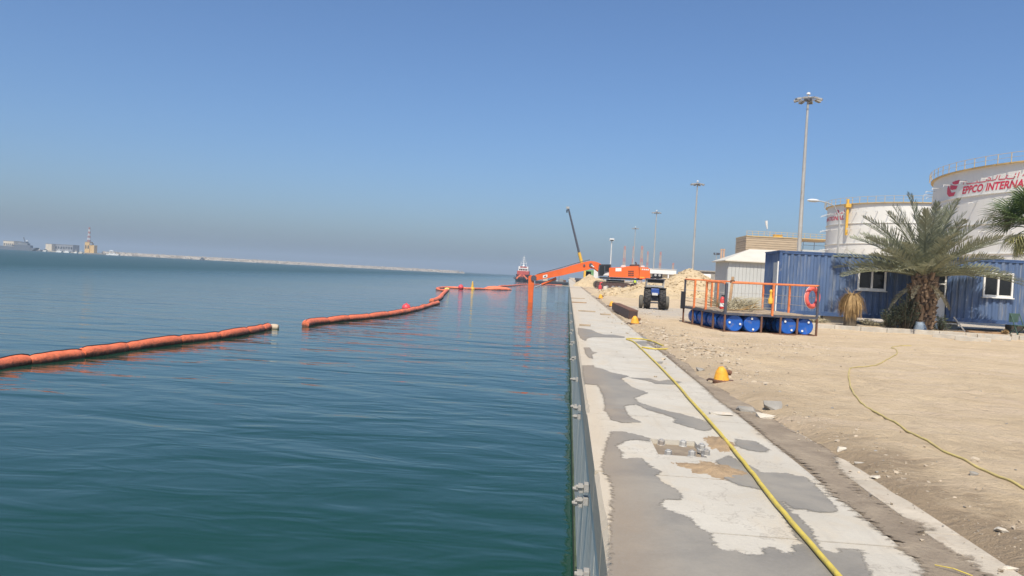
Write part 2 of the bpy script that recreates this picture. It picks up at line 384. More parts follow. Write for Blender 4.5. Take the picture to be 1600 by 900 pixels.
def make_wet():
    m, n, l, bs = nodes('wet_concrete')
    t = tex(n, l, 'noise', 1.4, 6, 0.65, None, 'World', 0.5)
    base = ramp(n, l, t.outputs['Fac'], [(0.3, (0.195, 0.178, 0.148)), (0.5, (0.245, 0.225, 0.188)), (0.72, (0.31, 0.28, 0.23))]).outputs[0]
    st = tex(n, l, 'noise', 0.9, 5, 0.6, None, 'World', 0.8)
    base = mixc(n, l, ramp(n, l, st.outputs['Fac'], [(0.55, 0.0), (0.7, 0.6)]).outputs[0], base, (0.27, 0.205, 0.14))
    s = sep(n, l)
    base = mixc(n, l, maprange(n, l, s.outputs['X'], 0.1, 0.42, 0.55, 0.0), base, (0.29, 0.22, 0.145))
    f = tex(n, l, 'noise', 40, 6, 0.7, None, 'World')
    base = mixc(n, l, ramp(n, l, f.outputs['Fac'], [(0.4, 0.0), (0.8, 0.3)]).outputs[0], base, (0.33, 0.30, 0.26))
    l.new(base, bs.inputs['Base Color'])
    l.new(ramp(n, l, t.outputs['Fac'], [(0.35, 0.5), (0.65, 0.75)]).outputs[0], bs.inputs['Roughness']); bs.inputs['Specular IOR Level'].default_value = 0.3
    bump(n, l, bs, f.outputs['Fac'], 0.0025)
    return m
def make_mud():
    m, n, l, bs = nodes('damp_mud')
    t = tex(n, l, 'noise', 2.2, 8, 0.7, None, 'World')
    base = ramp(n, l, t.outputs['Fac'], [(0.3, (0.22, 0.17, 0.115)), (0.5, (0.31, 0.245, 0.17)), (0.7, (0.43, 0.345, 0.24))]).outputs[0]
    f = tex(n, l, 'noise', 35, 6, 0.75, None, 'World')
    base = mixc(n, l, ramp(n, l, f.outputs['Fac'], [(0.52, 0.0), (0.66, 0.4)]).outputs[0], base, (0.17, 0.13, 0.095))
    l.new(base, bs.inputs['Base Color']); bs.inputs['Roughness'].default_value = 0.75
    bump(n, l, bs, f.outputs['Fac'], 0.02)
    return m
def make_sand():
    m, n, l, bs = nodes('dry_sand')
    t = tex(n, l, 'noise', 0.35, 8, 0.65, None, 'World')
    base = ramp(n, l, t.outputs['Fac'], [(0.25, (0.50, 0.38, 0.24)), (0.5, (0.58, 0.45, 0.29)), (0.75, (0.64, 0.51, 0.34))]).outputs[0]
    p = tex(n, l, 'noise', 1.6, 8, 0.7, None, 'World', 0.4)
    base = mixc(n, l, ramp(n, l, p.outputs['Fac'], [(0.50, 0.0), (0.68, 0.6)]).outputs[0], base, (0.43, 0.325, 0.21))
    p2 = tex(n, l, 'noise', 0.8, 6, 0.6, (0.5, 1.6, 1), 'World', 0.6)
    base = mixc(n, l, ramp(n, l, p2.outputs['Fac'], [(0.48, 0.0), (0.66, 0.6)]).outputs[0], base, (0.62, 0.49, 0.355))
    s = sep(n, l)
    # damp fringe along the slab
    w = mathn(n, l, 'ADD', s.outputs['X'], maprange(n, l, p.outputs['Fac'], 0.3, 0.7, -0.55, 0.45))
    fr = maprange(n, l, w, 2.5, 2.95, 0.75, 0.0)
    fr = mathn(n, l, 'MULTIPLY', fr, maprange(n, l, s.outputs['Y'], 9.0, 7.0, 0.25, 1.0))
    base = mixc(n, l, fr, base, (0.27, 0.20, 0.13))
    # pale grey gravel where the tractor stands
    gx = maprange(n, l, s.outputs['X'], 2.4, 3.4, 0.0, 1.0); gy = maprange(n, l, s.outputs['Y'], 31, 36, 0.0, 1.0); gy2 = maprange(n, l, s.outputs['Y'], 44, 47, 1.0, 0.0)
    g = mathn(n, l, 'MULTIPLY', mathn(n, l, 'MULTIPLY', gx, gy), gy2)
    g = mathn(n, l, 'MULTIPLY', g, maprange(n, l, p.outputs['Fac'], 0.35, 0.55, 0.3, 0.9))
    base = mixc(n, l, g, base, (0.46, 0.42, 0.36))
    f = tex(n, l, 'noise', 55, 6, 0.8, None, 'World')
    base = mixc(n, l, ramp(n, l, f.outputs['Fac'], [(0.55, 0.0), (0.68, 0.45)]).outputs[0], base, (0.31, 0.24, 0.16))
    f2 = tex(n, l, 'noise', 9, 7, 0.75, None, 'World')
    base = mixc(n, l, ramp(n, l, f2.outputs['Fac'], [(0.56, 0.0), (0.70, 0.45)]).outputs[0], base, (0.60, 0.50, 0.36))
    l.new(base, bs.inputs['Base Color']); bs.inputs['Roughness'].default_value = 0.95; bs.inputs['Specular IOR Level'].default_value = 0.2
    h = mathn(n, l, 'ADD', mathn(n, l, 'MULTIPLY', f2.outputs['Fac'], 0.05), mathn(n, l, 'MULTIPLY', f.outputs['Fac'], 0.012))
    h = mathn(n, l, 'ADD', h, mathn(n, l, 'MULTIPLY', p.outputs['Fac'], 0.14))
    bump(n, l, bs, h, 1.0)
    return m
def fray(m, amp, soft):
    """the sheet thins out raggedly towards its traced rim"""
    n = m.node_tree.nodes; l = m.node_tree.links; bs = n['Principled BSDF']; out = n['Material Output']
    at_ = n.new('ShaderNodeAttribute'); at_.attribute_name = 'rim'
    a = tex(n, l, 'noise', 9, 5, 0.65, (1.0, 2.2, 1), 'World'); b_ = tex(n, l, 'noise', 60, 3, 0.6, None, 'World')
    v = mathn(n, l, 'ADD', at_.outputs['Fac'], maprange(n, l, a.outputs['Fac'], 0.25, 0.75, -amp, amp))
    v = mathn(n, l, 'ADD', v, maprange(n, l, b_.outputs['Fac'], 0.2, 0.8, -amp*0.35, amp*0.35))
    fac = maprange(n, l, v, -soft, soft)
    tr = n.new('ShaderNodeBsdfTransparent'); ms = n.new('ShaderNodeMixShader')
    l.new(fac, ms.inputs[0]); l.new(tr.outputs[0], ms.inputs[1]); l.new(bs.outputs[0], ms.inputs[2]); l.new(ms.outputs[0], out.inputs['Surface'])
    return m
M['concrete'] = make_concrete(); M['wet'] = make_wet(); M['mud'] = make_mud(); M['sand'] = make_sand(); M['pit_mud'] = make_mud()
fray(M['wet'], 0.035, 0.014); fray(M['mud'], 0.085, 0.03)

# ================================================================== SETTING
def smooth(a, b, x):
    t = max(0.0, min(1.0, (x-a)/(b-a))); return t*t*(3-2*t)
def nz(x, y, s, seed=0.0): return noise.noise(Vector((x*s, y*s, seed)))

sea = MB().add([(-6500, -250, WATER), (400, -250, WATER), (400, 6500, WATER), (-6500, 6500, WATER)], [(0, 1, 2, 3)]).build('sea', M['water'], fixn=False)
tag(sea, 'calm teal green harbour water with long soft ripples', kind='structure')

# ---- sand ground: one sheet that reaches the horizon
def edge_x(y):
    xs = [-20, 7.0, 8.0, 9.5, 11, 12.5, 14, 16, 19, 22, 26, 30, 40, 52, 76, 120, 3000]
    es = [2.34, 2.33, 2.28, 2.16, 2.06, 2.0, 2.0, 1.97, 1.94, 1.92, 1.88, 1.95, 2.08, 2.22, 2.39, 2.46, 2.6]
    return float(np.interp(y, xs, es))
def sand_z(x, y):
    e = edge_x(y) + 0.10*nz(x, y, 0.9, 3) + 0.05*nz(x, y, 3.1, 5)
    k = smooth(e-0.30, e+0.30, x)
    z = -0.06 + 0.12*k
    z += k*(0.045*nz(x, y, 0.5, 1) + 0.022*nz(x, y, 1.7, 2) + (0.012*nz(x, y, 4.5, 9) if y < 45 else 0))
    z += 0.10*smooth(30, 60, y)*smooth(4, 9, x)
    z += 0.10*smooth(2.3, 3.0, x)*smooth(6, 3, abs(y-19))*max(0, nz(x, y, 0.9, 12)+0.2)*smooth(5.5, 3.5, x)
    return z
def axis(segs):
    out = []
    for a, b, n_ in segs: out += list(np.linspace(a, b, n_, endpoint=False))
    return out
gx = axis([(1.5, 6, 64), (6, 14, 80), (14, 40, 60), (40, 120, 20), (120, 700, 12)]) + [700, 5000]
gy = axis([(-4, 2, 10), (2, 14, 170), (14, 34, 160), (34, 80, 80), (80, 200, 30), (200, 1500, 20)]) + [1500, 6400]
g = MB()
for y in gy:
    for x in gx: g.v.append((x, y, sand_z(x, y)))
nx = len(gx)
for j in range(len(gy)-1):
    for i in range(nx-1): g.f.append((j*nx+i, j*nx+i+1, (j+1)*nx+i+1, (j+1)*nx+i))
G = np.array(g.v); rgf = random.Random(5)
def dent(px, py, rx, ry, a, dep):
    dx, dy = G[:, 0]-px, G[:, 1]-py; u_ = dx*math.cos(a)+dy*math.sin(a); v_ = -dx*math.sin(a)+dy*math.cos(a); q = (u_/rx)**2+(v_/ry)**2
    m_ = q < 4; G[m_, 2] += dep*(-np.exp(-q[m_]*1.4)+0.45*np.exp(-(np.sqrt(q[m_])-1.35)**2*9))
for k in range(340):
    y = 4+26*rgf.random()**1.3; x = rgf.uniform(2.7, 3+y*0.45); dent(x, y, rgf.uniform(0.05, 0.09), rgf.uniform(0.12, 0.17), rgf.uniform(-0.9, 0.9), rgf.uniform(0.010, 0.024))
for (xa, ya, xb, yb, w) in ((3.2, 11.0, 12.5, 22.5, 0.16), (3.9, 9.8, 13.4, 21.0, 0.16), (3.3, 23.5, 14, 29.5, 0.18), (4.2, 13.0, 7.5, 24.0, 0.14)):
    for k in range(46):
        q = k/45; x = xa+(xb-xa)*q+0.5*math.sin(q*3+xa); y = ya+(yb-ya)*q; dent(x, y, 0.22, w, math.atan2(yb-ya, xb-xa), 0.015)
g.v = [tuple(v) for v in G]
ground = g.build('sand_ground', M['sand'], smooth=True, fixn=False)
tag(ground, 'pale beige sandy ground with tracks and scattered grit', kind='structure')

plot = MB().box((30, 61.9, -0.35), (41.5, 60.4, 1.12)).build('raised_plot', M['sand'])
tag(plot, 'raised sandy plot behind the kerb carrying the cabins', kind='structure')

# ---- quay
quay = tag(empty('quay', (0, 0, 0)), 'pale concrete quay edge running straight into the distance', kind='structure')
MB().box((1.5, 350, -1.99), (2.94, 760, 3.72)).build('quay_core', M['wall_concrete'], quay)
joints = [-4, -1.2, 1.6, 3.4, 4.90, 6.27, 8.95, 11.2, 13.4, 15.8, 18.13, 21.9, 25, 28.5, 32, 36, 40, 44, 48.5, 53, 58, 63, 68.5, 74, 80, 86, 93, 100, 108, 118, 130, 145, 165, 190, 230, 300, 400, 700]
PIT = (0.565, 1.0, 7.03, 7.72)
def slab_bay(y0, y1, x0=0.0, x1=1.8, hole=None):
    b = MB(); g_ = 0.011; y0 += g_; y1 -= g_; zt = 0.0; zb = -0.34; c = 0.035
    if hole is None:
        n_ = max(2, int(min(14, (y1-y0)/0.16)))
        rows = []
        for i in range(n_+1):
            y = y0+(y1-y0)*i/n_
            ch = c*(0.8+0.9*abs(noise.noise(Vector((0, y*2.7, 3))))) if y < 40 else c
            rows.append([(x0-0.03, y, zb), (x0-0.03, y, zt-ch*1.3), (x0-0.03+ch, y, zt-0.004), (x0+0.16, y, zt), (x1, y, zt), (x1, y, zb)])
        vs = [v for r_ in rows for v in r_]; fs = []
        for i in range(n_):
            for k in range(6):
                k2 = (k+1) % 6; fs.append((i*6+k, i*6+k2, (i+1)*6+k2, (i+1)*6+k))
        fs.append(tuple(range(6))); fs.append(tuple(n_*6+k for k in range(6)))
        b.add(vs, fs)
    else:
        hx0, hx1, hy0, hy1 = hole; d = -0.06
        o = [(x0-0.03, y0), (x1, y0), (x1, y1), (x0-0.03, y1)]; h_ = [(hx0, hy0), (hx1, hy0), (hx1, hy1), (hx0, hy1)]
        vs = [(x, y, zt) for x, y in o] + [(x, y, zt) for x, y in h_] + [(x, y, d) for x, y in h_] + [(x, y, zb) for x, y in o]
        fs = []
        for i in range(4):
            j = (i+1) % 4
            fs += [(i, j, 4+j, 4+i), (4+i, 4+j, 8+j, 8+i), (i, 12+i, 12+j, j)]
        fs += [(8, 9, 10, 11), (12, 15, 14, 13)]
        b.add(vs, fs)
    return b
for i in range(len(joints)-1):
    hole = PIT if joints[i] < PIT[2] < joints[i+1] else None
    slab_bay(joints[i], joints[i+1], hole=hole).build('slab', M['concrete'], quay)
MB().box((1.945, 350, -0.18), (0.314, 760, 0.345)).build('trench_fill', M['pit_mud'], quay)
for i in range(0, 14):
    y0, y1 = joints[i]+0.35, joints[i+1]+0.35
    MB().box((2.215, (y0+y1)/2, -0.17), (0.225, y1-y0-0.012, 0.342), bev=0.008).build('edge_strip', M['dusty_concrete'], quay)
MB().box(((PIT[0]+PIT[1])/2, (PIT[2]+PIT[3])/2, -0.053), (PIT[1]-PIT[0]-0.004, PIT[3]-PIT[2]-0.004, 0.01)).build('pit_floor', M['pit_mud'], quay)
# six big nuts standing in the pit where a bollard was taken away
def nut(c, r_=0.036, h=0.055, lean=0.0):
    b = MB(); c = Vector(c)
    Mx = Matrix.Rotation(lean, 3, 'X')
    for (rr, z0, z1, n_) in ((r_*1.3, -0.03, 0.006, 12), (r_*1.08, 0.006, h*0.85, 6), (r_*0.6, h*0.85, h+0.002, 10)):
        bb = MB().lathe([(rr*0.96, z0), (rr, z0+0.004), (rr, z1-0.004), (rr*0.92, z1)], (0, 0, 0), n_)
        b.add([c + Mx @ Vector(v) for v in bb.v], bb.f)
    return b
for (px, py, ln) in ((1033, 693, 0.1), (1067, 695, 0.0), (1096, 700, 0.15), (1044, 710, 0.0), (1081, 711, -0.1), (1103, 709, 0.1)):
    z_ = -0.045 if px < 1090 else 0.0
    p = atz(px, py, z_+0.01)
    nut((p.x, p.y, z_), r_=0.032, lean=ln).build('anchor_nut', M['galv'], quay)
# wall of precast boards below the capping
for i in range(84):
    y0 = -3+i*1.5; off = 0.006*noise.noise(Vector((i*1.7, 0, 0)))
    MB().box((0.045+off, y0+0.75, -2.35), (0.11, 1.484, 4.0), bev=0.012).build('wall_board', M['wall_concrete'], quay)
# fender fixings
fy = [4.4, 6.5, 7.6, 9.15, 12.2, 15.6, 19.8, 24.5, 30, 36, 44]
def fixing():
    b = MB()
    b.box((-0.03, 0, 0), (0.05, 0.10, 0.085), bev=0.008)
    b.lathe([(0.04, 0.0), (0.04, 0.05), (0.036, 0.055)], (0, 0, 0), 6, 'X')
    b.v = [tuple(v) for v in b.v]
    b.lathe([(0.02, -0.13), (0.02, -0.05)], (0, 0, 0), 10, 'X').lathe([(0.038, -0.11), (0.038, -0.065)], (0, 0, 0), 6, 'X')
    return b.mesh('fixing')
fix = fixing(); fix.materials.append(M['fixing_zinc'])
for k, y in enumerate(fy):
    for z in ((-0.50, -0.64) if k % 2 == 0 else (-0.95, -1.12)) if k < 5 else (-0.5, -1.05):
        o = bpy.data.objects.new('fender_bolt', fix); col.objects.link(o); o.parent = quay; o.location = (-0.01, y+(0.03 if z < -0.6 else 0), z)
MB().box((0.01, 60, -2.50), (0.10, 126, 0.55)).build('algae_band', mat('algae', (0.055, 0.075, 0.035), 0.7, var=0.5, scale=2, coord='World', bmp=0.03), quay)

# ---- wet patches and mud lying on the quay, each a thin sheet with its own ragged outline
def sheet(name, px, z, m, cell=0.03):
    """thin sheet over a traced outline; every vertex keeps its distance to the outline so that the material can fray the edge"""
    P = np.array([[atz(x, y, 0.0).x, atz(x, y, 0.0).y] for x, y in px]); Q = np.roll(P, -1, axis=0)
    x0, y0 = P.min(0)-0.08; x1, y1 = P.max(0)+0.08; x1 = min(x1, 2.6); y0 = max(y0, 3.2)
    xs_ = np.arange(x0, x1, cell); ys_ = np.arange(y0, y1, cell*1.5); X, Y = np.meshgrid(xs_, ys_); pts = np.stack([X.ravel(), Y.ravel()], 1)
    best = np.full(len(pts), 1e9); inside = np.zeros(len(pts), bool)
    for a, b_ in zip(P, Q):
        d = b_-a; t = np.clip(((pts-a)@d)/max(1e-12, d@d), 0, 1); best = np.minimum(best, np.linalg.norm(pts-(a+t[:, None]*d), axis=1))
        cond = ((a[1] > pts[:, 1]) != (b_[1] > pts[:, 1]))
        with np.errstate(divide='ignore', invalid='ignore'): xi = (b_[0]-a[0])*(pts[:, 1]-a[1])/(b_[1]-a[1]+1e-15)+a[0]
        inside ^= cond & (pts[:, 0] < xi)
    sd = np.where(inside, best, -best).reshape(X.shape)
    nx_ = len(xs_); keep = {}; vs = []; val = []; fs = []
    def vid(jj, ii):
        k = jj*nx_+ii
        if k not in keep: keep[k] = len(vs); vs.append((xs_[ii], ys_[jj], z)); val.append(sd[jj, ii])
        return keep[k]
    for jj in range(len(ys_)-1):
        for ii in range(nx_-1):
            if sd[jj:jj+2, ii:ii+2].max() > -0.07: fs.append((vid(jj, ii), vid(jj, ii+1), vid(jj+1, ii+1), vid(jj+1, ii)))
    me = bpy.data.meshes.new(name); me.from_pydata(vs, [], fs)
    at_ = me.attributes.new('rim', 'FLOAT', 'POINT'); at_.data.foreach_set('value', np.array(val, dtype=np.float32))
    me.materials.append(m); o = bpy.data.objects.new(name, me); col.objects.link(o); o.parent = quay
    return o
W1 = [(930,1000),(950,900),(953.7,840),(955,830),(955,790),(957,762),(950,745),(940,735),(943,715),(948,690),(955,674),(975,675),(992,679),(1014,684.5),(1015.5,690),(992,687),(975,690),(962,697),(972,707),(970,717),(1000,716),(1012,725),(1020,732),(1032,737),(1025,745),(1040,757),(1060,767),(1066,777),(1062,782),(1036,780),(1031,791),(1055,802),(1077,809),(1087,820),(1096,827),(1112,837),(1116,850),(1126,860),(1150,862),(1170,869),(1195,866),(1192,856),(1212,857),(1225,865),(1239,866),(1237,852),(1255,852),(1245,840),(1227,810),(1215,787),(1202,772),(1190,765),(1155,759),(1140,752),(1128,745),(1120,720),(1140,712),(1157,722),(1175,730),(1192,739),(1230,740),(1260,747),(1275,760),(1295,780),(1309,797),(1307,802),(1275,800),(1250,796),(1242,797),(1222,784),(1230,795),(1250,810),(1265,825),(1275,842),(1285,860),(1307,866),(1315,859),(1345,859),(1351,872),(1352,882),(1362,899),(1420,1000)]
W2 = [(910,571),(927,571),(928,574),(940,576),(954,582),(970,585),(983,588),(970,592),(987,605),(1012,614),(992,622),(997,629),(1020,636),(1040,642),(1065,647),(1092,655),(1105,660),(1115,670),(1100,674),(1075,667),(1052,660),(1057,655),(1035,647),(1012,641),(995,632),(975,635),(980,647),(987,654),(1002,660),(972,661),(955,656),(950,647),(945,642),(945,630),(942,617),(934,602),(914,600),(911,585)]
W3 = [(980,590),(1015,591.5),(1030,596),(1045,593.5),(1065,597),(1055,601),(1025,600),(1012,595)]
W4 = [(903,512),(923,515),(933,520),(944,523),(958,523),(976,526),(975,528),(960,527.5),(938,527),(925,527),(917,529),(915,533),(908,529),(904,522)]
W5 = [(1000,524),(1010,527),(1025,530),(1040,535),(1035,537),(1020,534),(1008,531)]
W6 = [(991,534),(1002,533),(1020,534.5),(1032,539),(1036,542),(1023,543),(1014,539.5),(1005,541),(1000,538)]
W7 = [(912,543),(921,543),(924,549),(933,551),(925,554),(926,561),(920,559),(915,553),(914,547)]
W8 = [(1022,565.5),(1036,565),(1034,568.5),(1024,568)]
W9 = [(1084,630),(1110,634),(1128,641),(1120,646),(1098,642)]
W10 = [(1150,686),(1180,690),(1202,703),(1196,708),(1165,703),(1148,696)]
for i, w in enumerate((W1, W2, W3, W4, W5, W6, W7, W8, W10)):
    sheet('wet_patch', w, 0.004, M['wet'], 0.025 if i < 2 else 0.04)
MUD = [(1010,534),(1045,558),(1065,576),(1087,594),(1107,612),(1120,625),(1142,640),(1170,660),(1192,680),(1217,700),(1232,710),(1262,730),(1282,752),(1300,775),(1320,787),(1340,800),(1370,827),(1402,847),(1407,862),(1430,875),(1444,890),(1440,900),(1490,1000),(1660,1000),(1545,900),(1532,892),(1512,875),(1495,865),(1462,847),(1435,836),(1450,825),(1440,817),(1412,810),(1392,800),(1375,785),(1340,770),(1335,757),(1315,737),(1304,728),(1310,712),(1290,700),(1262,686),(1225,668),(1200,650),(1175,634),(1145,618),(1118,602),(1095,582),(1070,566),(1040,548)]
sheet('mud_patch', MUD, 0.0075, M['mud'], 0.03)

# ---- breakwater across the harbour, armour stones along its crest
bw_a, bw_b = Vector((aty(160, 394, 1120).x, 1120, WATER)), Vector((aty(722, 424, 1500).x, 1500, WATER))
b = MB(); d = (bw_b-bw_a); nrm = Vector((-d.y, d.x, 0)).normalized(); N = 60
prof = [(-16, -2.0), (-9, 2.4), (-6, 4.6), (6, 4.6), (9, 2.4), (16, -2.0)]
for i in range(N+1):
    p = bw_a + d*(i/N); s = 1.0 if i < N-1 else 0.6
    for (q, z) in prof: b.v.append((p.x+nrm.x*q, p.y+nrm.y*q, WATER+z*(s if z > 0 else 1)+0.5*noise.noise(Vector((i*0.9, q, 0)))))
for i in range(N):
    for k in range(5): b.f.append((i*6+k, i*6+k+1, (i+1)*6+k+1, (i+1)*6+k))
bw = thing('breakwater', 'long low pale rock breakwater along the far side of the harbour', 'breakwater', bw_a)
b.build('bank', M['rock'], bw, world=True)
b = MB()
for i in range(2200):
    t = rng.random(); q = rng.choice((-1, -1, -1, 1))*rng.uniform(4, 15); z = 4.6 - max(0, abs(q)-6)*0.62 + rng.uniform(-0.3, 0.5)
    p = bw_a + d*t + nrm*q; s = rng.uniform(0.6, 1.5)
    m3 = Matrix.Rotation(rng.uniform(0, 6), 3, (rng.random(), rng.random(), 1)); b.box((p.x, p.y, WATER+z), (s, s*rng.uniform(.6, 1), s*rng.uniform(.5, .9)), M=m3)
tag(b.build('armour_stones', M['rock'], bw, world=True), kind='stuff')

shore = MB().prism([(-1500, 1090, WATER+1.6), (bw_a.x-8, 1090, WATER+1.6), (bw_a.x+25, 1130, WATER+1.6), (bw_a.x, 1400, WATER+1.6), (-1500, 1400, WATER+1.6)], (0, 0, -6)).build('far_shore', M['rock'])
tag(shore, 'low far shore across the harbour at the left', kind='structure')

# ================================================================== STORAGE TANKS
def cyl_hit(px, py, c, R_):               # picture point -> (angle, height) on an upright cylinder
    d = ray(px, py); a = d.x*d.x+d.y*d.y; ox, oy = EYE.x-c[0], EYE.y-c[1]
    b_ = ox*d.x+oy*d.y; q = b_*b_-a*(ox*ox+oy*oy-R_*R_)
    t = (-b_-math.sqrt(max(q, 0)))/a; p = EYE+d*t
    return math.atan2(p.y-c[1], p.x-c[0]), p.z
def ring(c, R_, z, w, h, n=96):
    b = MB(); vs = []; fs = []
    for j in range(n):
        a = 2*math.pi*j/n; ca, sa = math.cos(a), math.sin(a)
        for (r_, zz) in ((R_, z), (R_+w, z), (R_+w, z+h), (R_, z+h)): vs.append((c[0]+ca*r_, c[1]+sa*r_, zz))
    for j in range(n):
        j2 = (j+1) % n
        for k in range(4): k2 = (k+1) % 4; fs.append((j*4+k, j*4+k2, j2*4+k2, j2*4+k))
    return b.add(vs, fs)
def on_cyl(me, c, R_, a0, z0, off=0.02):
    """wrap a flat mesh (x along the wall, y up) round the tank; x grows to the right as seen from outside"""
    for v in me.vertices:
        a = a0 + v.co.x/R_; r_ = R_+off
        v.co = Vector((c[0]+math.cos(a)*r_, c[1]+math.sin(a)*r_, z0+v.co.y))
def text_mesh(txt, size, shear=0.0, sx=1.0):
    cu = bpy.data.curves.new('lettering', 'FONT'); cu.body = txt; cu.size = size; cu.shear = shear; cu.offset = 0.03*size
    cu.resolution_u = 3
    ob = bpy.data.objects.new('tmp', cu); col.objects.link(ob)
    bpy.context.view_layer.update()
    me = bpy.data.meshes.new_from_object(ob.evaluated_get(bpy.context.evaluated_depsgraph_get()))
    bpy.data.objects.remove(ob); bpy.data.curves.remove(cu)
    bm = bmesh.new(); bm.from_mesh(me)
    for it in range(2):
        bmesh.ops.subdivide_edges(bm, edges=[e for e in bm.edges if abs(e.verts[0].co.x-e.verts[1].co.x) > size*0.4], cuts=1)
    bmesh.ops.triangulate(bm, faces=bm.faces[:]); bm.to_mesh(me); bm.free()
    for v in me.vertices: v.co.x *= sx
    return me
def stroke_mesh(strokes, w):
    """flat ribbons (x, y) for hand lettering"""
    b = MB()
    for st in strokes:
        pts = [Vector((x, y)) for x, y in st]
        if len(pts) == 1:
            p = pts[0]; b.add([(p.x-w*.7, p.y, 0), (p.x, p.y-w*.7, 0), (p.x+w*.7, p.y, 0), (p.x, p.y+w*.7, 0)], [(0, 1, 2, 3)]); continue
        L = []
        for i, p in enumerate(pts):
            t = (pts[min(i+1, len(pts)-1)]-pts[max(i-1, 0)]).normalized(); n_ = Vector((-t.y, t.x))*w/2
            L += [(p.x+n_.x, p.y+n_.y, 0), (p.x-n_.x, p.y-n_.y, 0)]
        b.add(L, [(2*i, 2*i+1, 2*i+3, 2*i+2) for i in range(len(pts)-1)])
    return b.mesh('lettering', fixn=False)
def put(me, name, m, root):
    for v in me.vertices: v.co -= root.location
    me.materials.append(m); o = bpy.data.objects.new(name, me); col.objects.link(o); o.parent = root; return o

def tank(name, label, c, R_, ztop, seams, railcol, rail=True, nposts=90, shellmat='tank_white', stubs=True, z0=0.0):
    t = thing(name, label, 'storage tank', (c[0], c[1], z0))
    n_ = 128
    lev = sorted([z0, ztop] + [z for z in seams])
    MB().lathe([(R_, z) for z in lev] + [(R_*0.985, ztop+0.02), (R_*0.5, ztop+0.5), (0.3, ztop+0.8)], (c[0], c[1], 0), n_).build('shell', M[shellmat], t, smooth=True, world=True)
    for z in seams: ring(c, R_-0.02, z, 0.16, 0.10).build('seam_ring', M[shellmat], t, world=True)
    ring(c, R_-0.5, ztop-0.02, 0.85, 0.13).build('rim_walkway', M[railcol], t, world=True)
    for k in range(nposts):
        a = 2*math.pi*k/nposts; x, y = c[0]+math.cos(a)*(R_+0.5), c[1]+math.sin(a)*(R_+0.5)
        if (x-EYE.x)*math.cos(a)+(y-EYE.y)*math.sin(a) > R_*0.35: continue
        MB().box((x, y, ztop+0.62), (0.065, 0.065, 1.1)).build('rail_post', M[railcol], t, world=True)
    for z in (0.62, 1.15):
        pts = [(c[0]+math.cos(a)*(R_+0.5), c[1]+math.sin(a)*(R_+0.5), ztop+z) for a in [2*math.pi*j/96 for j in range(96)]]
        MB().tube(pts, 0.026, 5, closed=True).build('handrail', M['galv'] if z < 1 else M[railcol], t, world=True)
    if stubs:
        zs = [ztop-1.5] + [z-0.9 for z in seams]
        m_ = MB().box((0.55, 0, 0), (1.1, 0.09, 0.07)).box((1.08, 0, -0.12), (0.07, 0.12, 0.26)).mesh('bracket'); m_.materials.append(M['white_metal'])
        for zi, z in enumerate(zs):
            for k in range(44):
                a = 2*math.pi*(k+0.5*(zi % 2))/44
                if math.cos(a)*(c[0]-EYE.x)+math.sin(a)*(c[1]-EYE.y) > R_*0.25 or z < 2: continue
                o = bpy.data.objects.new('spray_bracket', m_); col.objects.link(o); o.parent = t
                o.location = (math.cos(a)*R_, math.sin(a)*R_, z-z0); o.rotation_euler = (0, 0, a)
    return t
C1 = (72.8, 103.8); R1 = 24.5; Z1 = 17.55
t1 = tank('storage_tank', 'largest white storage tank at the right edge with the red EPPCO lettering', C1, R1, Z1, [14.2, 10.6, 7.0, 3.5], 'rail_yellow')
C2 = (61.7, 149.7); R2 = 13.5; Z2 = 17.4
t2 = tank('storage_tank', 'white storage tank with an orange vertical pipe, behind the date palm', C2, R2, Z2, [13.9, 10.3, 6.8, 3.4], 'rail_yellow', nposts=60)
# lettering of the big tank
def flip(me):                            # seen from outside the angle grows to the left in this half
    return me
aL, zL = cyl_hit(1503, 303, C1, R1); aR, zR = cyl_hit(1536, 299, C1, R1)
sgn = 1.0 if aR > aL else -1.0
lenE = abs(aR-aL)*R1
cap = 1.62
me = text_mesh('EPPCO', 1.25, 0.25)
wid = max(v.co.x for v in me.vertices); k = lenE/wid
me2 = text_mesh('INTERNATIONAL', 1.25, 0.25)
for v in me.vertices: v.co.x *= k*sgn
for v in me2.vertices: v.co.x = (v.co.x*k*0.98 + lenE + 0.35)*sgn
z0t = zL
on_cyl(me, C1, R1, aL, z0t); on_cyl(me2, C1, R1, aL, z0t)
put(me, 'lettering', M['logo_red'], t1); put(me2, 'lettering', M['logo_red'], t1)
# script above it, traced as ribbons in picture pixels and laid on the shell
def px_strokes(strokes, c, R_, w, name, m, root, off=0.025):
    out = []
    a0, zz = cyl_hit(*strokes[0][0], c, R_)
    for st in strokes:
        L = []
        for i in range(len(st)-1):
            for q in (0, 0.5): L.append((st[i][0]+(st[i+1][0]-st[i][0])*q, st[i][1]+(st[i+1][1]-st[i][1])*q))
        L.append(st[-1])
        out.append([((cyl_hit(x, y, c, R_)[0]-a0)*R_, cyl_hit(x, y, c, R_)[1]) for x, y in L])
    me = stroke_mesh(out, w); on_cyl(me, c, R_, a0, 0.0, off); return put(me, name, m, root)
px_strokes([[(1505.5,288.5),(1506,284),(1510,283),(1511,287.5),(1526,285.5),(1527,282.5),(1527.5,285.3),(1540,283.5),(1543,279),(1546,277.5),(1548.5,279),(1547,282),(1542,282.5)],
            [(1548,282),(1556,280.5),(1559,274)],[(1560.5,280.3),(1563,273.5)],[(1561,280.4),(1571,279.5),(1573,274.5),(1577,273.5)],[(1572,277),(1575,279.2),(1584,278.5),(1588,270)],[(1590,278),(1593,269)],[(1598,275),(1601,272),(1607,272),(1604,276),(1612,276)]], C1, R1, 0.10, 'script_lettering', M['logo_red'], t1)
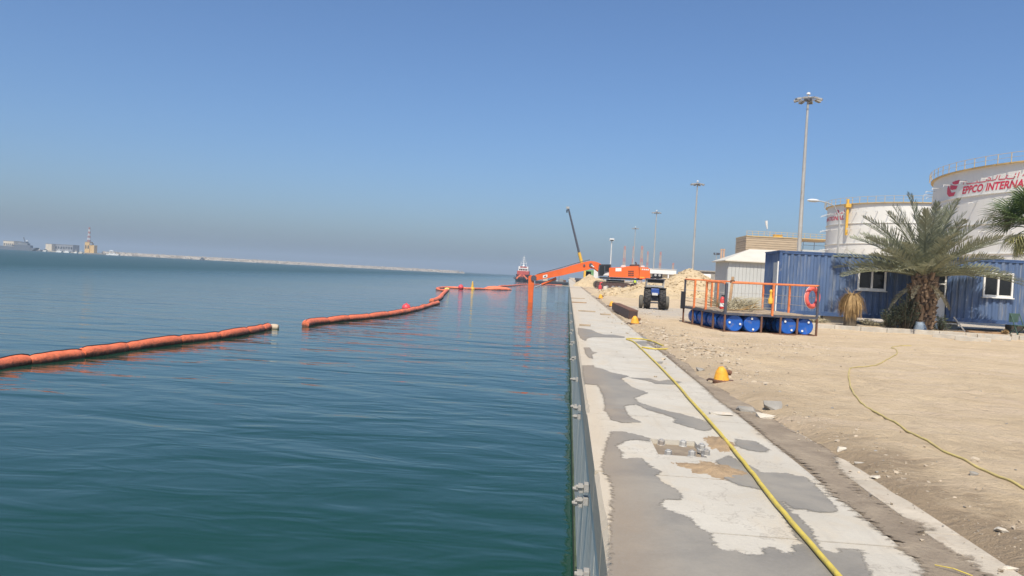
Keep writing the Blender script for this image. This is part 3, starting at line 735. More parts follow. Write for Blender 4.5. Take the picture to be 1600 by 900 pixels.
# logo: red shield cut by pale curves
def px_patch(poly, c, R_, name, m, root, off):
    pts = []
    for i in range(len(poly)):
        a, b_ = poly[i], poly[(i+1) % len(poly)]
        for q in (0, 0.34, 0.67): pts.append((a[0]+(b_[0]-a[0])*q, a[1]+(b_[1]-a[1])*q))
    a0 = cyl_hit(*pts[0], c, R_)[0]
    fl = [((cyl_hit(x, y, c, R_)[0]-a0)*R_, cyl_hit(x, y, c, R_)[1]) for x, y in pts]
    bm = bmesh.new(); f = bm.faces.new([bm.verts.new((x, y, 0)) for x, y in fl]); bmesh.ops.triangulate(bm, faces=[f])
    me = bpy.data.meshes.new(name); bm.to_mesh(me); bm.free(); on_cyl(me, c, R_, a0, 0, off); return put(me, name, m, root)
px_patch([(1500,281),(1493,282.6),(1488,285),(1489,287.6),(1493,288.4),(1497.8,287.2)], C1, R1, 'logo', M['logo_red'], t1, 0.03)
px_patch([(1486.3,287.8),(1484.8,292),(1485.3,295.6),(1488,297),(1494.4,295.6),(1496.6,290.2),(1492,291.2),(1487.6,290.6)], C1, R1, 'logo', M['logo_red'], t1, 0.03)
px_patch([(1483,288.5),(1480.5,294),(1480,303),(1483,307.5),(1490.5,306),(1493.4,299.8),(1488,301),(1483.6,300),(1482.2,295)], C1, R1, 'logo', M['logo_red'], t1, 0.03)
# small lettering of the second tank, running off round its left side
aR, zb = cyl_hit(1319, 340, C2, R2); aL, _ = cyl_hit(1304, 342, C2, R2); s2 = 1.0 if aR > aL else -1.0
me = text_mesh('INTERNATIONAL', 1.05, 0.25, 1.5)
wid = max(v.co.x for v in me.vertices)
for v in me.vertices: v.co.x = (v.co.x-wid)*s2
on_cyl(me, C2, R2, aR, zb-0.3); put(me, 'lettering', M['logo_red'], t2)
px_strokes([[(1304.5,333.5),(1309,334),(1311,330),(1308,330.5),(1312,333.5),(1315,333),(1316,331.5)],[(1311,329.5),(1307.5,328)],[(1316,333),(1319,332.5),(1319.5,327.5)]], C2, R2, 0.16, 'script_lettering', M['logo_red'], t2)
a, _ = cyl_hit(1327, 340, C2, R2)
px_, py_ = C2[0]+math.cos(a)*(R2+0.5), C2[1]+math.sin(a)*(R2+0.5)
MB().tube([(px_, py_, Z2+0.9), (px_, py_, 11.8)], 0.24, 10).build('riser_pipe', M['yellow'], t2, smooth=True, world=True)
MB().box((px_, py_, Z2-0.3), (0.95, 0.95, 0.6)).build('pipe_box', M['yellow'], t2, world=True)
# old tan block with courses and a railing on its roof
pl_, pr_ = aty(1165.5, 380, 196), aty(1246, 384, 196); Z3 = aty(1200, 370.5, 196).z
t3 = thing('tan_block', 'tan block with horizontal courses and a railed roof, behind the grey shed', 'building', (pl_.x, 196, 0))
w3 = pr_.x-pl_.x
MB().box((w3/2, 6, Z3/2), (w3-0.3, 11.7, Z3-0.1)).build('core', M['tank_beige'], t3)
nc = 20
for i in range(nc):
    z0, z1 = 3.0+(Z3-3.0)*i/nc, 3.0+(Z3-3.0)*(i+1)/nc
    MB().box((w3/2+rng.uniform(-.02, .02), 6, (z0+z1)/2), (w3, 12, (z1-z0)*0.86), bev=0.04).build('course', M['tank_beige'], t3)
MB().box((w3*0.85, 6, Z3+0.06), (w3*1.7, 12.3, 0.22)).build('roof_slab', M['rail_yellow'], t3)
for k in range(16): MB().box((w3*1.68*k/15+0.1, 0.1, Z3+0.75), (0.09, 0.09, 1.2)).build('rail_post', M['rail_yellow'], t3)
for z in (0.75, 1.3): MB().bar((0.1, 0.1, Z3+z), (w3*1.68, 0.1, Z3+z), 0.07).build('handrail', M['rail_yellow'], t3)
MB().box((w3*0.62, 0.6, Z3+0.5), (2.2, 0.8, 0.6), bev=0.05).build('roof_hatch', M['yellow'], t3)
p = aty(1262, 395, 190)
st = thing('stair_tower', 'grey plated stair platform with dark railings beside the tan block', 'platform', (p.x+1.0, 192, 0))
MB().box((0.6, 0, 5.6), (5.4, 3, 11.2)).build('plating', M['shed_grey'], st)
for x in (-2.0, 0.6, 3.2, 5.2, 7.0): MB().box((x, -1.4, 12.2), (0.12, 0.12, 2.0)).build('rail_post', M['dark_frame'], st)
for z in (12.3, 13.15): MB().bar((-2, -1.4, z), (7, -1.4, z), 0.1).build('handrail', M['dark_frame'], st)
MB().bar((3.4, -1.2, 11.2), (6.6, -1.2, 6.0), 0.5, 0.3).build('stringer', M['dark_frame'], st)
MB().bar((3.4, 1.2, 11.2), (9.5, -1.2, 11.2), 0.5, 0.2).build('landing', M['dark_frame'], st)
# dark hopper arm and thin vents above the tan tank
p = aty(1218.5, 364, 185)
vt = thing('windsock', 'small white leaning windsock above the tan block', 'windsock', (p.x, 197, Z3+0.5))
MB().tube([(0, 0, 0), (0, 0, 1.6)], 0.05, 6).build('pole', M['galv'], vt)
MB().tube([(0.05, 0, 1.6), (-0.15, 0, 2.5), (-0.3, 0, 3.6)], [0.14, 0.26, 0.36], 8).build('sock', M['white'], vt)

# ================================================================== LIGHT MASTS
def light_mast(loc, h, label, nl=8, wid=1.6, seed=0):
    t = thing('light_mast', label, 'light mast', loc, group='tall floodlight masts along the quay')
    MB().lathe([(0.34, 0), (0.33, 0.3), (0.30, h*0.33), (0.24, h*0.66), (0.15, h-0.4), (0.14, h)], n=12).build('pole', M['galv'], t, smooth=True)
    for q in (0.33, 0.66): MB().lathe([(0.34-0.12*q*1.0, h*q-0.3), (0.345-0.12*q, h*q-0.25), (0.345-0.12*q, h*q)], n=12).build('sleeve', M['galv'], t)
    hd = MB().lathe([(0.45, h-0.55), (0.55, h-0.5), (0.55, h-0.1), (0.35, h+0.05)], n=12).build('head_drum', M['dark_frame'], t)
    pts = [(math.cos(2*math.pi*j/20)*wid*0.75, math.sin(2*math.pi*j/20)*wid*0.75, h-0.25) for j in range(20)]
    MB().tube(pts, 0.06, 6, closed=True).build('ring', M['galv'], hd)
    for k in range(nl):
        a = 2*math.pi*k/nl+0.3; ca, sa = math.cos(a), math.sin(a)
        m3 = Matrix.Rotation(a, 3, 'Z') @ Matrix.Rotation(R(14), 3, 'Y')
        fl = MB().box((ca*wid, sa*wid, h-0.38), (0.70, 0.62, 0.26), M=m3, bev=0.03).build('floodlight', M['galv'], t)
        MB().bar((ca*0.5, sa*0.5, h-0.25), (ca*wid, sa*wid, h-0.2), 0.07).build('arm', M['steel'], fl)
        MB().box((ca*wid*1.02, sa*wid*1.02, h-0.53), (0.56, 0.48, 0.03), M=m3).build('lens', M['glass'], fl)
    MB().lathe([(0.10, h), (0.12, h+0.35), (0.28, h+0.4), (0.26, h+0.62), (0.06, h+0.72)], n=10).build('top_cap', M['white'], t)
    return t
for (px, py, Y, lab) in ((1263, 152, 114, 'tallest and nearest floodlight mast rising behind the blue cabin'), (1090, 286, 217, 'second nearest floodlight mast rising behind the big sand mound'),
                         (1026, 331, 313, 'third floodlight mast standing just right of the orange excavator'), (993, 356, 411, 'farthest thin floodlight mast above the excavator engine housing')):
    p = aty(px, py, Y); light_mast((p.x, Y, 0), p.z, lab)
p = aty(956, 375, 250)
t = thing('lamp_post', 'short white post with a boxy lamp head behind the excavator cab', 'lamp post', (p.x, 250, 0))
MB().lathe([(0.24, 0), (0.2, 8), (0.17, p.z)], n=8).build('pole', M['white_metal'], t)
MB().box((0, 0, p.z+0.1), (1.5, 1.2, 0.8), bev=0.1).build('lamp_head', M['white_metal'], t)
MB().box((0, -0.62, p.z-0.15), (1.1, 0.1, 0.35)).build('lens', M['glass'], t)
p0, p1 = aty(1313, 326, 46), aty(1274, 313.5, 46)
t = thing('street_lamp', 'slim street lamp with a curved arm in front of the second tank', 'street lamp', (p0.x, 46, 0.1))
L = [(0, 0, 0), (0, 0, p0.z-1.0), (-0.06, 0, p0.z-0.55), (-0.25, 0, p0.z-0.15)]
for q in (0.25, 0.5, 0.75, 1.0): L.append(((p1.x-p0.x)*q, 0, p0.z-0.15+(p1.z-p0.z+0.05)*(1-(1-q)**2)))
MB().tube(L, [0.07, 0.05, 0.045, 0.04, 0.035, 0.035, 0.035, 0.035], 8).build('pole', M['galv'], t, smooth=True)
MB().sphere((p1.x-p0.x-0.12, 0, p1.z-0.1), 0.3, 10, 6, (1.2, 0.5, 0.34)).build('lamp_head', M['white_metal'], t, smooth=True)

# ================================================================== CABINS
def corrug(b, p0, p1, z0, z1, depth, pitch=0.28):
    """corrugated sheet between two plan points, ribs outward (to the right of p0->p1)"""
    p0, p1 = Vector(p0), Vector(p1); d = (p1-p0); L = d.length; d.normalize(); n_ = Vector((d.y, -d.x))
    prof = []; u = 0.0
    while u < L-1e-6:
        for (q, h) in ((0.0, 0), (0.25, 0), (0.42, 1), (0.75, 1), (0.92, 0)):
            if u+q*pitch < L: prof.append((u+q*pitch, h))
        u += pitch
    prof.append((L, 0)); k = len(prof); vs = []
    for z in (z0, z1):
        for (q, h) in prof: p = p0+d*q+n_*(h*depth); vs.append((p.x, p.y, z))
    return b.add(vs, [(i, i+1, k+i+1, k+i) for i in range(k-1)])
def cabin(name, label, x0, y0, zb, L, W, H, windows, group=None):
    t = thing(name, label, 'cabin', (x0, y0, zb), group='blue container cabins behind the kerb')
    h = H
    b = MB(); corrug(b, (0.1, 0.05), (L-0.1, 0.05), 0.16, h-0.12, 0.045); b.build('front_wall', M['container_blue'], t, fixn=False)
    b = MB(); corrug(b, (0.05, W-0.1), (0.05, 0.1), 0.16, h-0.12, 0.036, 0.2); b.build('end_wall', M['container_blue'], t, fixn=False)
    b = MB(); corrug(b, (L-0.05, 0.1), (L-0.05, W-0.1), 0.16, h-0.12, 0.036, 0.2); b.build('end_wall', M['container_blue'], t, fixn=False)
    b = MB(); corrug(b, (L-0.1, W-0.05), (0.1, W-0.05), 0.16, h-0.12, 0.036); b.build('back_wall', M['container_blue'], t, fixn=False)
    for (x, y) in ((0, 0), (L, 0), (0, W), (L, W)):
        MB().box((x+(0.06 if x == 0 else -0.06), y+(0.06 if y == 0 else -0.06), h/2), (0.12, 0.12, h), bev=0.01).build('corner_post', M['container_frame'], t)
    for z, m_ in ((0.08, 0.165), (h-0.06, 0.115)):
        MB().box((L/2, 0.045, z), (L-0.24, 0.11, m_)).build('rail', M['container_frame'], t); MB().box((L/2, W-0.045, z), (L-0.24, 0.11, m_)).build('rail', M['container_frame'], t)
        MB().box((0.045, W/2, z), (0.11, W-0.24, m_)).build('rail', M['container_frame'], t); MB().box((L-0.045, W/2, z), (0.11, W-0.24, m_)).build('rail', M['container_frame'], t)
    MB().box((L/2, W/2, h-0.02), (L+0.04, W+0.04, 0.05)).build('roof', M['container_frame'], t)
    MB().box((L/2, W/2, 0.10), (L-0.3, W-0.3, 0.1)).build('floor', M['dark_frame'], t)
    for (wx0, wz0, wx1, wz1) in windows:
        cx_, cz_ = (wx0+wx1)/2, (wz0+wz1)/2; w, hh = wx1-wx0, wz1-wz0
        f = MB()
        for (c, s) in (((cx_, -0.02, wz1-0.035), (w, 0.09, 0.07)), ((cx_, -0.02, wz0+0.035), (w, 0.09, 0.07)), ((wx0+0.035, -0.02, cz_), (0.07, 0.086, hh-0.14)), ((wx1-0.035, -0.02, cz_), (0.07, 0.086, hh-0.14)), ((cx_, -0.02, cz_), (0.075, 0.08, hh-0.14))):
            f.box(c, s)
        fo = f.build('window_frame', M['white'], t)
        for s in (-1, 1):
            MB().box((cx_+s*w*0.25, -0.005+0.006*s, cz_), (w/2-0.1, 0.02, hh-0.14)).build('pane', M['glass'], fo)
            MB().box((cx_+s*(w*0.25-0.02), -0.022, cz_-hh/2+0.085), (w/2-0.12, 0.03, 0.02)).build('sash_rail', M['white'], fo)
        MB().box((cx_, -0.05, wz0-0.02), (w+0.1, 0.12, 0.035)).build('sill', M['white'], fo)
    return t
YC = 34.0
pA = aty(1213, 489, YC); HC = 2.70; ZC = 0.49
def win(px0, py0, px1, py1, x0, zb):
    a, b_ = aty(px0, py0, YC), aty(px1, py1, YC); return (a.x-x0, b_.z-zb, b_.x-x0, a.z-zb)
c1 = cabin('container_cabin', 'blue corrugated container cabin with an open end door, left of the date palm', pA.x, YC, ZC, 6.2, 2.44, HC, [win(1341, 418, 1383, 455, pA.x, ZC)])
dr = MB().box((-0.02, 0.42, 1.16), (0.05, 0.62, 2.05)).build('door', M['shed_grey'], c1)
MB().box((-0.02, 0.08, 1.16), (0.056, 0.05, 2.15)).build('door_frame', M['white'], dr)
MB().box((-0.075, 0.62, 1.1), (0.05, 0.1, 0.03)).build('handle', M['steel'], dr)
pB = aty(1477, 500, YC)
c2 = cabin('container_cabin', 'blue corrugated container cabin with a white window, right of the date palm', pB.x, YC, 0.56, 6.2, 2.44, HC+0.02, [win(1537, 425, 1581, 466, pB.x, 0.56)])
# white half glazed door in the link between the cabins
xl, xr = pA.x+6.2, pB.x
ln = thing('link_wall', 'white half glazed door and panel between the two blue cabins', 'door', ((xl+xr)/2, YC+0.0, 0.16))
wL = xr-xl-0.03
MB().box((-wL/2+wL*0.2, 0.1, 1.45), (wL*0.4, 0.08, 2.9)).build('side_panel', M['white'], ln)
do = MB().box((wL*0.2, 0.1, 0.75), (wL*0.58, 0.07, 1.5)).build('door_panel', M['white'], ln)
for (c, s) in (((wL*0.2, 0.1, 2.75), (wL*0.58, 0.07, 0.28)), ((wL*0.2-wL*0.26, 0.1, 2.05), (0.07, 0.072, 1.1)), ((wL*0.2+wL*0.26, 0.1, 2.05), (0.07, 0.072, 1.1))):
    MB().box(c, s).build('door_stile', M['white'], do)
MB().box((wL*0.2, 0.11, 2.05), (wL*0.46, 0.02, 1.12)).build('pane', M['glass'], do)
MB().box((wL*0.2, 0.05, 1.95), (wL*0.46, 0.03, 0.05)).build('glazing_bar', M['white'], do)
MB().box((wL*0.2-wL*0.22, 0.03, 1.35), (0.04, 0.09, 0.16), bev=0.01).build('handle', M['steel'], do)
# supports under the cabins
for i, (x, lab) in enumerate(((pA.x+0.4, 'pale concrete support block under the left cabin, at its open end'), (pA.x+2.6, 'pale concrete support block under the left cabin, behind the dead palm'), (pA.x+5.7, 'pale concrete support block under the left cabin, behind the shrubs'))):
    solo('support_block', MB().box((x, YC+0.5, 0.16+0.16), (1.1 if i else 0.7, 0.4, 0.325), bev=0.015), M['kerb_stone'], lab, 'block', (x, YC+0.5, 0.16))
for i, (x, lab) in enumerate(((pB.x+0.5, 'dark support block under the right cabin, beside the white door'), (pB.x+3.2, 'dark support block under the right cabin, under its window'))):
    solo('support_block', MB().box((x, YC+0.7, 0.16+0.2), (0.5, 0.5, 0.395), bev=0.015), M['concrete_block'], lab, 'block', (x, YC+0.7, 0.16))

# shed
p = aty(1134.5, 476, 55); xs = p.x
sh = thing('metal_shed', 'pale grey ribbed metal shed with a low hipped roof, beside the blue cabin', 'shed', (xs, 55, 0.1))
W_, D_, H_ = 7.0, 4.5, 3.22
for k in range(28):
    x0 = k*W_/28; MB().box((x0+W_/56, 0.02, H_/2), (W_/28-0.012, 0.05, H_), bev=0.006).build('front_panel', M['shed_grey'], sh)
for k in range(18):
    y0 = k*D_/18; MB().box((0.0, y0+D_/36+0.05, H_/2), (0.05, D_/18-0.012, H_), bev=0.006).build('side_panel', M['shed_grey'], sh)
MB().box((W_/2, D_/2, H_/2), (W_-0.12, D_-0.12, H_-0.02)).build('core', M['shed_grey'], sh)
e = 0.28; zt = H_+0.02
vs = [(-e, -e, zt), (W_+e, -e, zt), (W_+e, D_+e, zt), (-e, D_+e, zt), (1.9, D_/2, zt+0.95), (W_-1.9, D_/2, zt+0.95)]
vs2 = vs+[(x, y, z-0.07) for x, y, z in vs[:4]]
MB().add(vs2, [(0, 1, 5, 4), (1, 2, 5), (2, 3, 4, 5), (3, 0, 4), (0, 6, 7, 1), (1, 7, 8, 2), (2, 8, 9, 3), (3, 9, 6, 0), (6, 9, 8, 7)]).build('roof', M['shed_roof'], sh)
MB().box((W_/2, 0.0, H_-0.05), (W_, 0.14, 0.09)).build('gutter', M['shed_grey'], sh)

# ================================================================== DRUM PONTOON
PA, PB_, PD = Vector((4.79, 25.49)), Vector((7.78, 26.19)), Vector((4.31, 30.19))
ux = (PB_-PA); PL = ux.length; prz = R(8.0); PW = 4.6
pz = 0.045
pon = thing('pontoon', 'rusty pontoon of blue drums with orange railings standing on the sand', 'pontoon', (PA.x, PA.y, pz), prz)
ZD = 0.60
def drum_mesh():
    r_, L = 0.285, 0.88
    prof = [(0.20, 0.012), (0.25, 0.0), (0.275, 0.015), (r_, 0.05), (r_, 0.27), (r_+0.012, 0.285), (r_+0.012, 0.31), (r_, 0.325), (r_, 0.56), (r_+0.012, 0.575), (r_+0.012, 0.60), (r_, 0.615), (r_, L-0.05), (0.275, L-0.015), (0.25, L), (0.20, L-0.012)]
    return MB().lathe(prof, n=24, axis='Y').mesh('drum', smooth=True)
dm = drum_mesh(); dm.materials.append(M['blue_drum'])
bungm = MB().lathe([(0.035, -0.02), (0.035, 0.0), (0.028, 0.005)], n=10, axis='Y').mesh('bung'); bungm.materials.append(M['white'])
slots = [0.36, 0.95, 1.55, 2.15, 2.72]
for ci, x in enumerate(slots):
    for ri in range(4):
        if ci == 2 and ri == 0: continue
        if ci > 0 and ri > 1: continue
        d_ = bpy.data.objects.new('drum', dm); col.objects.link(d_); d_.parent = pon
        d_.location = (x, 0.05+ri*1.12, 0.305); d_.rotation_euler = (0, (ci*1.3+ri*2.1+0.4) % 6.28, 0)
        if ri == 0:
            for s in (-1, 1):
                bg = bpy.data.objects.new('bung', bungm); col.objects.link(bg); bg.parent = d_; bg.location = (s*0.17, -0.004, 0.05*s)
for (a, b_) in (((0, 0), (PL, 0)), ((PL, 0), (PL, PW)), ((PL, PW), (0, PW)), ((0, PW), (0, 0))):
    MB().bar((a[0], a[1], 0.02), (b_[0], b_[1], 0.02), 0.05).build('bottom_rail', M['rust'], pon)
    MB().bar((a[0], a[1], ZD), (b_[0], b_[1], ZD), 0.06, 0.075).build('deck_beam', M['dark_frame'], pon)
for x in (0, 1.22, 1.86, 2.42, PL): MB().box((x, -0.01, 0.30), (0.055, 0.055, 0.56)).build('upright', M['rust'], pon)
for y in (1.1, 2.3, 3.4, PW): MB().box((-0.01, y, 0.30), (0.055, 0.055, 0.56)).build('upright', M['rust'], pon)
nb = 15
for k in range(nb):                       # deck boards
    y0 = 0.03+k*(PW-0.06)/nb; w = (PW-0.06)/nb-0.018
    MB().box((PL/2+rng.uniform(-0.03, 0.03), y0+w/2, ZD+0.055+rng.uniform(-0.006, 0.006)), (PL-0.05+rng.uniform(-0.06, 0.04), w, 0.03), rz=rng.uniform(-0.006, 0.006)).build('deck_board', M['plank'], pon)
ZR = ZD+1.07
def post(x, y, z1=ZR, m_='rail_orange', r_=0.032, lean=(0, 0)): return MB().bar((x, y, ZD), (x+lean[0], y+lean[1], z1), r_*2).build('rail_post', M[m_], pon)
post(0, PW, ZR, 'dark_frame'); post(0.0, 3.35); post(0.0, 2.0); post(0.02, 0.05, ZR-0.08, 'dark_frame', 0.04)
post(PL/2+0.03, 0.0); post(PL, 0.0, ZR, 'dark_frame'); post(PL, 2.2); post(PL, PW); post(PL*0.42, PW); post(1.05, PW)
MB().tube([(0, PW, ZR), (PL, PW, ZR), (PL, 0, ZR-0.01)], 0.028, 8).build('top_rail', M['rail_orange'], pon)
MB().tube([(0, 3.35, ZR-0.03), (0, PW, ZR)], 0.028, 8).build('top_rail', M['rail_orange'], pon)
MB().tube([(0.0, 2.0, ZR-0.06), (0.0, 0.5, ZR-0.06), (0.02, 0.22, ZR-0.08), (0.02, 0.06, ZR-0.2)], 0.028, 8).build('top_rail', M['rail_orange'], pon)
MB().tube([(0.18, 0.02, ZR-0.06), (PL, 0.0, ZR-0.02)], 0.028, 8).build('top_rail', M['rail_orange'], pon)
for z in (0.36, 0.66):
    MB().tube([(0.02, PW+0.02, ZD+z), (PL*0.5, PW+0.02, ZD+z-0.02), (PL, PW+0.02, ZD+z)], 0.009, 5).build('wire', M['galv'], pon)
    MB().tube([(PL+0.02, PW, ZD+z), (PL+0.02, 0.03, ZD+z)], 0.009, 5).build('wire', M['galv'], pon)
MB().box((-0.06, PW-0.03, ZD+0.27), (0.14, 0.2, 0.66), bev=0.02).build('winch_box', M['black'], pon)
def plocal(x, y, z): return Vector((PA.x, PA.y, pz)) + Matrix.Rotation(prz, 3, 'Z') @ Vector((x, y, z))
# life ring on the corner of the railing
rg_ = thing('life_ring', 'faded red life ring hanging on the right corner of the pontoon railing', 'life ring', plocal(PL-0.06, 0.30, ZR-0.40), prz+R(28))
pts = [(math.cos(a)*0.30, 0, math.sin(a)*0.30) for a in [2*math.pi*j/28 for j in range(28)]]
MB().tube(pts, 0.075, 10, closed=True).build('ring', M['ring_red'], rg_, smooth=True)
for k in range(4):
    a0 = math.pi/4+k*math.pi/2
    MB().tube([(math.cos(a0+q)*0.30, 0, math.sin(a0+q)*0.30) for q in (-0.09, 0, 0.09)], 0.0785, 10).build('band', M['red'], rg_)
MB().tube([(math.cos(a)*0.385, 0.0, math.sin(a)*0.385) for a in [2*math.pi*j/32 for j in range(32)]], 0.008, 5, closed=True).build('grab_rope', M['white'], rg_)
fe = thing('fire_extinguisher', 'red and white fire extinguisher standing on the pontoon deck', 'fire extinguisher', plocal(0.55, 1.9, ZD+0.073), 0)
MB().lathe([(0.07, 0), (0.085, 0.02), (0.085, 0.34), (0.05, 0.42), (0.025, 0.44)], n=14).build('cylinder', M['red'], fe, smooth=True)
MB().lathe([(0.0865, 0.10), (0.0865, 0.22)], n=14).build('label_band', M['white'], fe)
MB().box((0.02, 0, 0.48), (0.12, 0.03, 0.05)).tube([(0.03, 0, 0.45), (0.12, 0, 0.40), (0.13, 0, 0.15)], 0.012, 6).build('valve', M['black'], fe)
yb = thing('yellow_float', 'yellow float hanging from the middle railing post of the pontoon', 'float', plocal(PL/2-0.05, 0.0, ZD+0.38), 0)
MB().lathe([(0.02, 0), (0.075, 0.03), (0.08, 0.16), (0.045, 0.22), (0.035, 0.36), (0.055, 0.42), (0.02, 0.48)], n=10).build('body', M['yellow'], yb, smooth=True)
MB().tube([(0, 0, 0.48), (0.02, 0, 0.58)], 0.008, 5).build('cord', M['black'], yb)
wp = thing('timber_prop', 'brown timber leaning on the back railing of the pontoon', 'timber', plocal(1.55, PW-0.6, ZD+0.07), 0)
MB().bar((0, 0, 0), (0.18, 0.5, 1.18), 0.10, 0.06).build('plank', M['wood'], wp); MB().box((0.16, 0.44, 1.0), (0.14, 0.1, 0.12)).build('cleat', M['rust'], wp)
# dried palm leaves and sticks on the deck
def frond_pile(name, label, c, n_, L, seed):
    rg2 = random.Random(seed); t = thing(name, label, 'palm leaves', c)
    b = MB()
    for i in range(n_):
        a = rg2.uniform(-0.9, 0.9)+math.pi*(rg2.random() < 0.3); l_ = L*rg2.uniform(0.5, 1.1); x0 = rg2.uniform(-0.5, 0.4); y0 = rg2.uniform(-0.5, 0.5); lift = rg2.uniform(0.05, 0.85)
        w = 0.012
        P = [Vector((x0+math.cos(a)*l_*q, y0+math.sin(a)*l_*q*0.7, 0.02+lift*q*(1.2-0.6*q))) for q in (0, 0.5, 1.0)]
        nn = Vector((-math.sin(a), math.cos(a), 0.3))*w
        b.add([P[0]-nn, P[0]+nn, P[1]+nn, P[1]-nn, P[2]], [(0, 1, 2, 3), (3, 2, 4)])
    b.build('blades', M['palm_leaf_old'], t, fixn=False)
    for i in range(4):
        a = rg2.uniform(-0.5, 0.6); MB().tube([(-0.5, -0.3+0.2*i, 0.02), (0.1, -0.3+0.2*i+a*0.2, 0.06), (0.75, -0.3+0.2*i+a*0.6, 0.12+0.06*i)], [0.022, 0.016, 0.008], 6).build('stalk', M['straw'], t)
    return t
frond_pile('dry_fronds', 'dry grey green palm leaves heaped at the back of the pontoon deck', plocal(1.45, 3.2, ZD+0.075), 320, 1.25, 3)
frond_pile('dry_fronds', 'dry brown palm stalks lying near the front of the pontoon deck', plocal(0.85, 1.0, ZD+0.075), 60, 0.6, 4)

# ================================================================== LONG REACH EXCAVATOR
YE = 115.0
def E(px, py, y=0.0): p = aty(px, py, YE); return Vector((p.x, YE+y, p.z))
zg = 0.06
ex = thing('excavator', 'large orange long reach excavator dipping its arm into the harbour', 'excavator', (E(962, 453).x, YE+1.6, zg))
def prism_px(poly, y0, y1): return MB().prism([E(x, y, y0) for x, y in poly], (0, y1-y0, 0))
boom_px = [(831,434.5),(833.5,431),(837,429.2),(860,424),(880,418.8),(895,414),(910,410),(919,408),(924,407.5),(928,408),(934,409.5),(939,412),(943,416),(944,421),(939,424.5),(935,423),(930,420.5),(924,419),(919,421.5),(910,423.5),(892,427),(880,430),(862,433.5),(838,438.2),(834,438.5)]
bo = prism_px(boom_px, 1.0, 1.95).build('boom', M['orange'], ex, world=True)
prism_px([(848,430.3),(855,428.6),(855,432.9),(848,434.6)], 0.97, 0.99).build('name_plate', M['white'], bo, world=True)
prism_px([(850,431.2),(853,430.5),(853,432.3),(850,433)], 0.955, 0.965).build('plate_mark', M['black'], bo, world=True)
for (x, y, r_) in ((833.5, 434.5, 0.42), (913, 414.5, 0.16), (940, 419, 0.4), (923.5, 414, 0.28)):
    c = E(x, y, 1.5); MB().lathe([(r_, -0.62), (r_, 0.62)], c, 14, 'Y').build('pin', M['dark_frame'], bo, world=True)
for i in range(3): MB().tube([E(838+i, 429.5-i*0.1, 1.2+i*0.2)+Vector((0, 0, .1)), E(880, 418.2, 1.2+i*0.2)+Vector((0, 0, .12)), E(910, 409.4, 1.2+i*0.2)+Vector((0, 0, .12)), E(922, 406.8, 1.2+i*0.2)+Vector((0, 0, .12))], 0.05, 6).build('hydraulic_line', M['black'], bo, world=True)
arm_px = [(825.2,432),(828,430),(831,430.2),(833.6,433.5),(834,445),(832.6,456),(831.5,480),(831,505),(825,505),(824.6,480),(824.4,450)]
arm = prism_px(arm_px, 1.1, 1.85).build('stick', M['orange'], ex, world=True)
MB().tube([E(834.5, 449.3, 1.5), E(847, 444.3, 1.5)], 0.09, 8).build('piston_rod', M['steel'], arm, world=True)
MB().tube([E(846, 444.8, 1.5), E(869, 434.8, 1.5)], 0.20, 10).build('stick_cylinder', M['orange'], ex, world=True, smooth=True)
for y in (0.75, 2.2):
    MB().tube([E(924, 414.5, y), E(929, 418, y)], 0.1, 8).build('piston_rod', M['white_metal'], ex, world=True)
    MB().tube([E(928, 417.4, y), E(937, 424.5, y)], 0.17, 10).build('boom_cylinder', M['orange'], ex, world=True, smooth=True)
cb = prism_px([(934.5,424),(936,414.8),(938,413.8),(954,414),(955,416),(955,431.5),(935,431.5)], -0.55, 0.75).build('cab', M['dark_frame'], ex, world=True)
prism_px([(936,424.5),(937,415.8),(944,415.4),(944,430),(936.5,430)], -0.58, -0.56).build('cab_window', M['glass'], cb, world=True)
prism_px([(945.2,415.4),(953,415.4),(953,424),(945.2,424)], -0.58, -0.56).build('cab_window', M['glass'], cb, world=True)
prism_px([(941.5,430.5),(945,427.4),(950,425.8),(953.5,425.8),(953.5,430.8)], -0.59, -0.57).build('cab_side_panel', M['white_metal'], cb, world=True)
prism_px([(935.5,414.2),(954.5,414.2),(954.5,413.2),(936.5,413.2)], -0.62, 0.8).build('cab_roof', M['black'], cb, world=True)
ho = prism_px([(951.2,419.2),(953,418.2),(974,417.6),(980,416.2),(997,416),(998,434.6),(951.2,432.6)], -0.9, 2.9).build('engine_house', M['orange'], ex, world=True)
cw = prism_px([(998.2,417.2),(1011,418),(1014.4,420.5),(1015.2,434.8),(1010,436.6),(998.2,435.8)], -0.95, 2.95).build('counterweight', M['orange'], ex, world=True)
prism_px([(961.2,418.9),(970.2,418.7),(970.2,423.9),(961.2,424.1)], -0.935, -0.91).build('panel_sign', M['white'], ho, world=True)
for i in range(3):
    for j in range(3):
        prism_px([(981+i*3,423+j*3.2),(983.2+i*3,423+j*3.2),(983.2+i*3,425.2+j*3.2),(981+i*3,425.2+j*3.2)], -0.935, -0.91).build('grille_slot', M['black'], ho, world=True)
for i in range(4): prism_px([(1002+i*2.9,419.8+i*.16),(1004.2+i*2.9,419.9+i*.16),(1004+i*2.9,422.2+i*.16),(1001.8+i*2.9,422.1+i*.16)], -0.985, -0.96).build('pale_mark', M['white_metal'], cw, world=True)
prism_px([(998.6,432.6),(1006,433),(1006,434.2),(998.6,433.8)], -0.985, -0.96).build('warning_stripe', M['yellow'], cw, world=True)
prism_px([(999,419.8),(1001,419.9),(1001,421.4),(999,421.3)], -0.985, -0.96).build('warning_stripe', M['yellow'], cw, world=True)
prism_px([(985,416.2),(986,413.2),(999,413.2),(1000,416.2)], 0.2, 2.2).build('engine_hood', M['dark_rust'], ho, world=True)
prism_px([(970,417.8),(971,414.3),(977,414.2),(978,416.8)], -0.2, 1.0).build('tank_cap', M['white_metal'], ho, world=True)
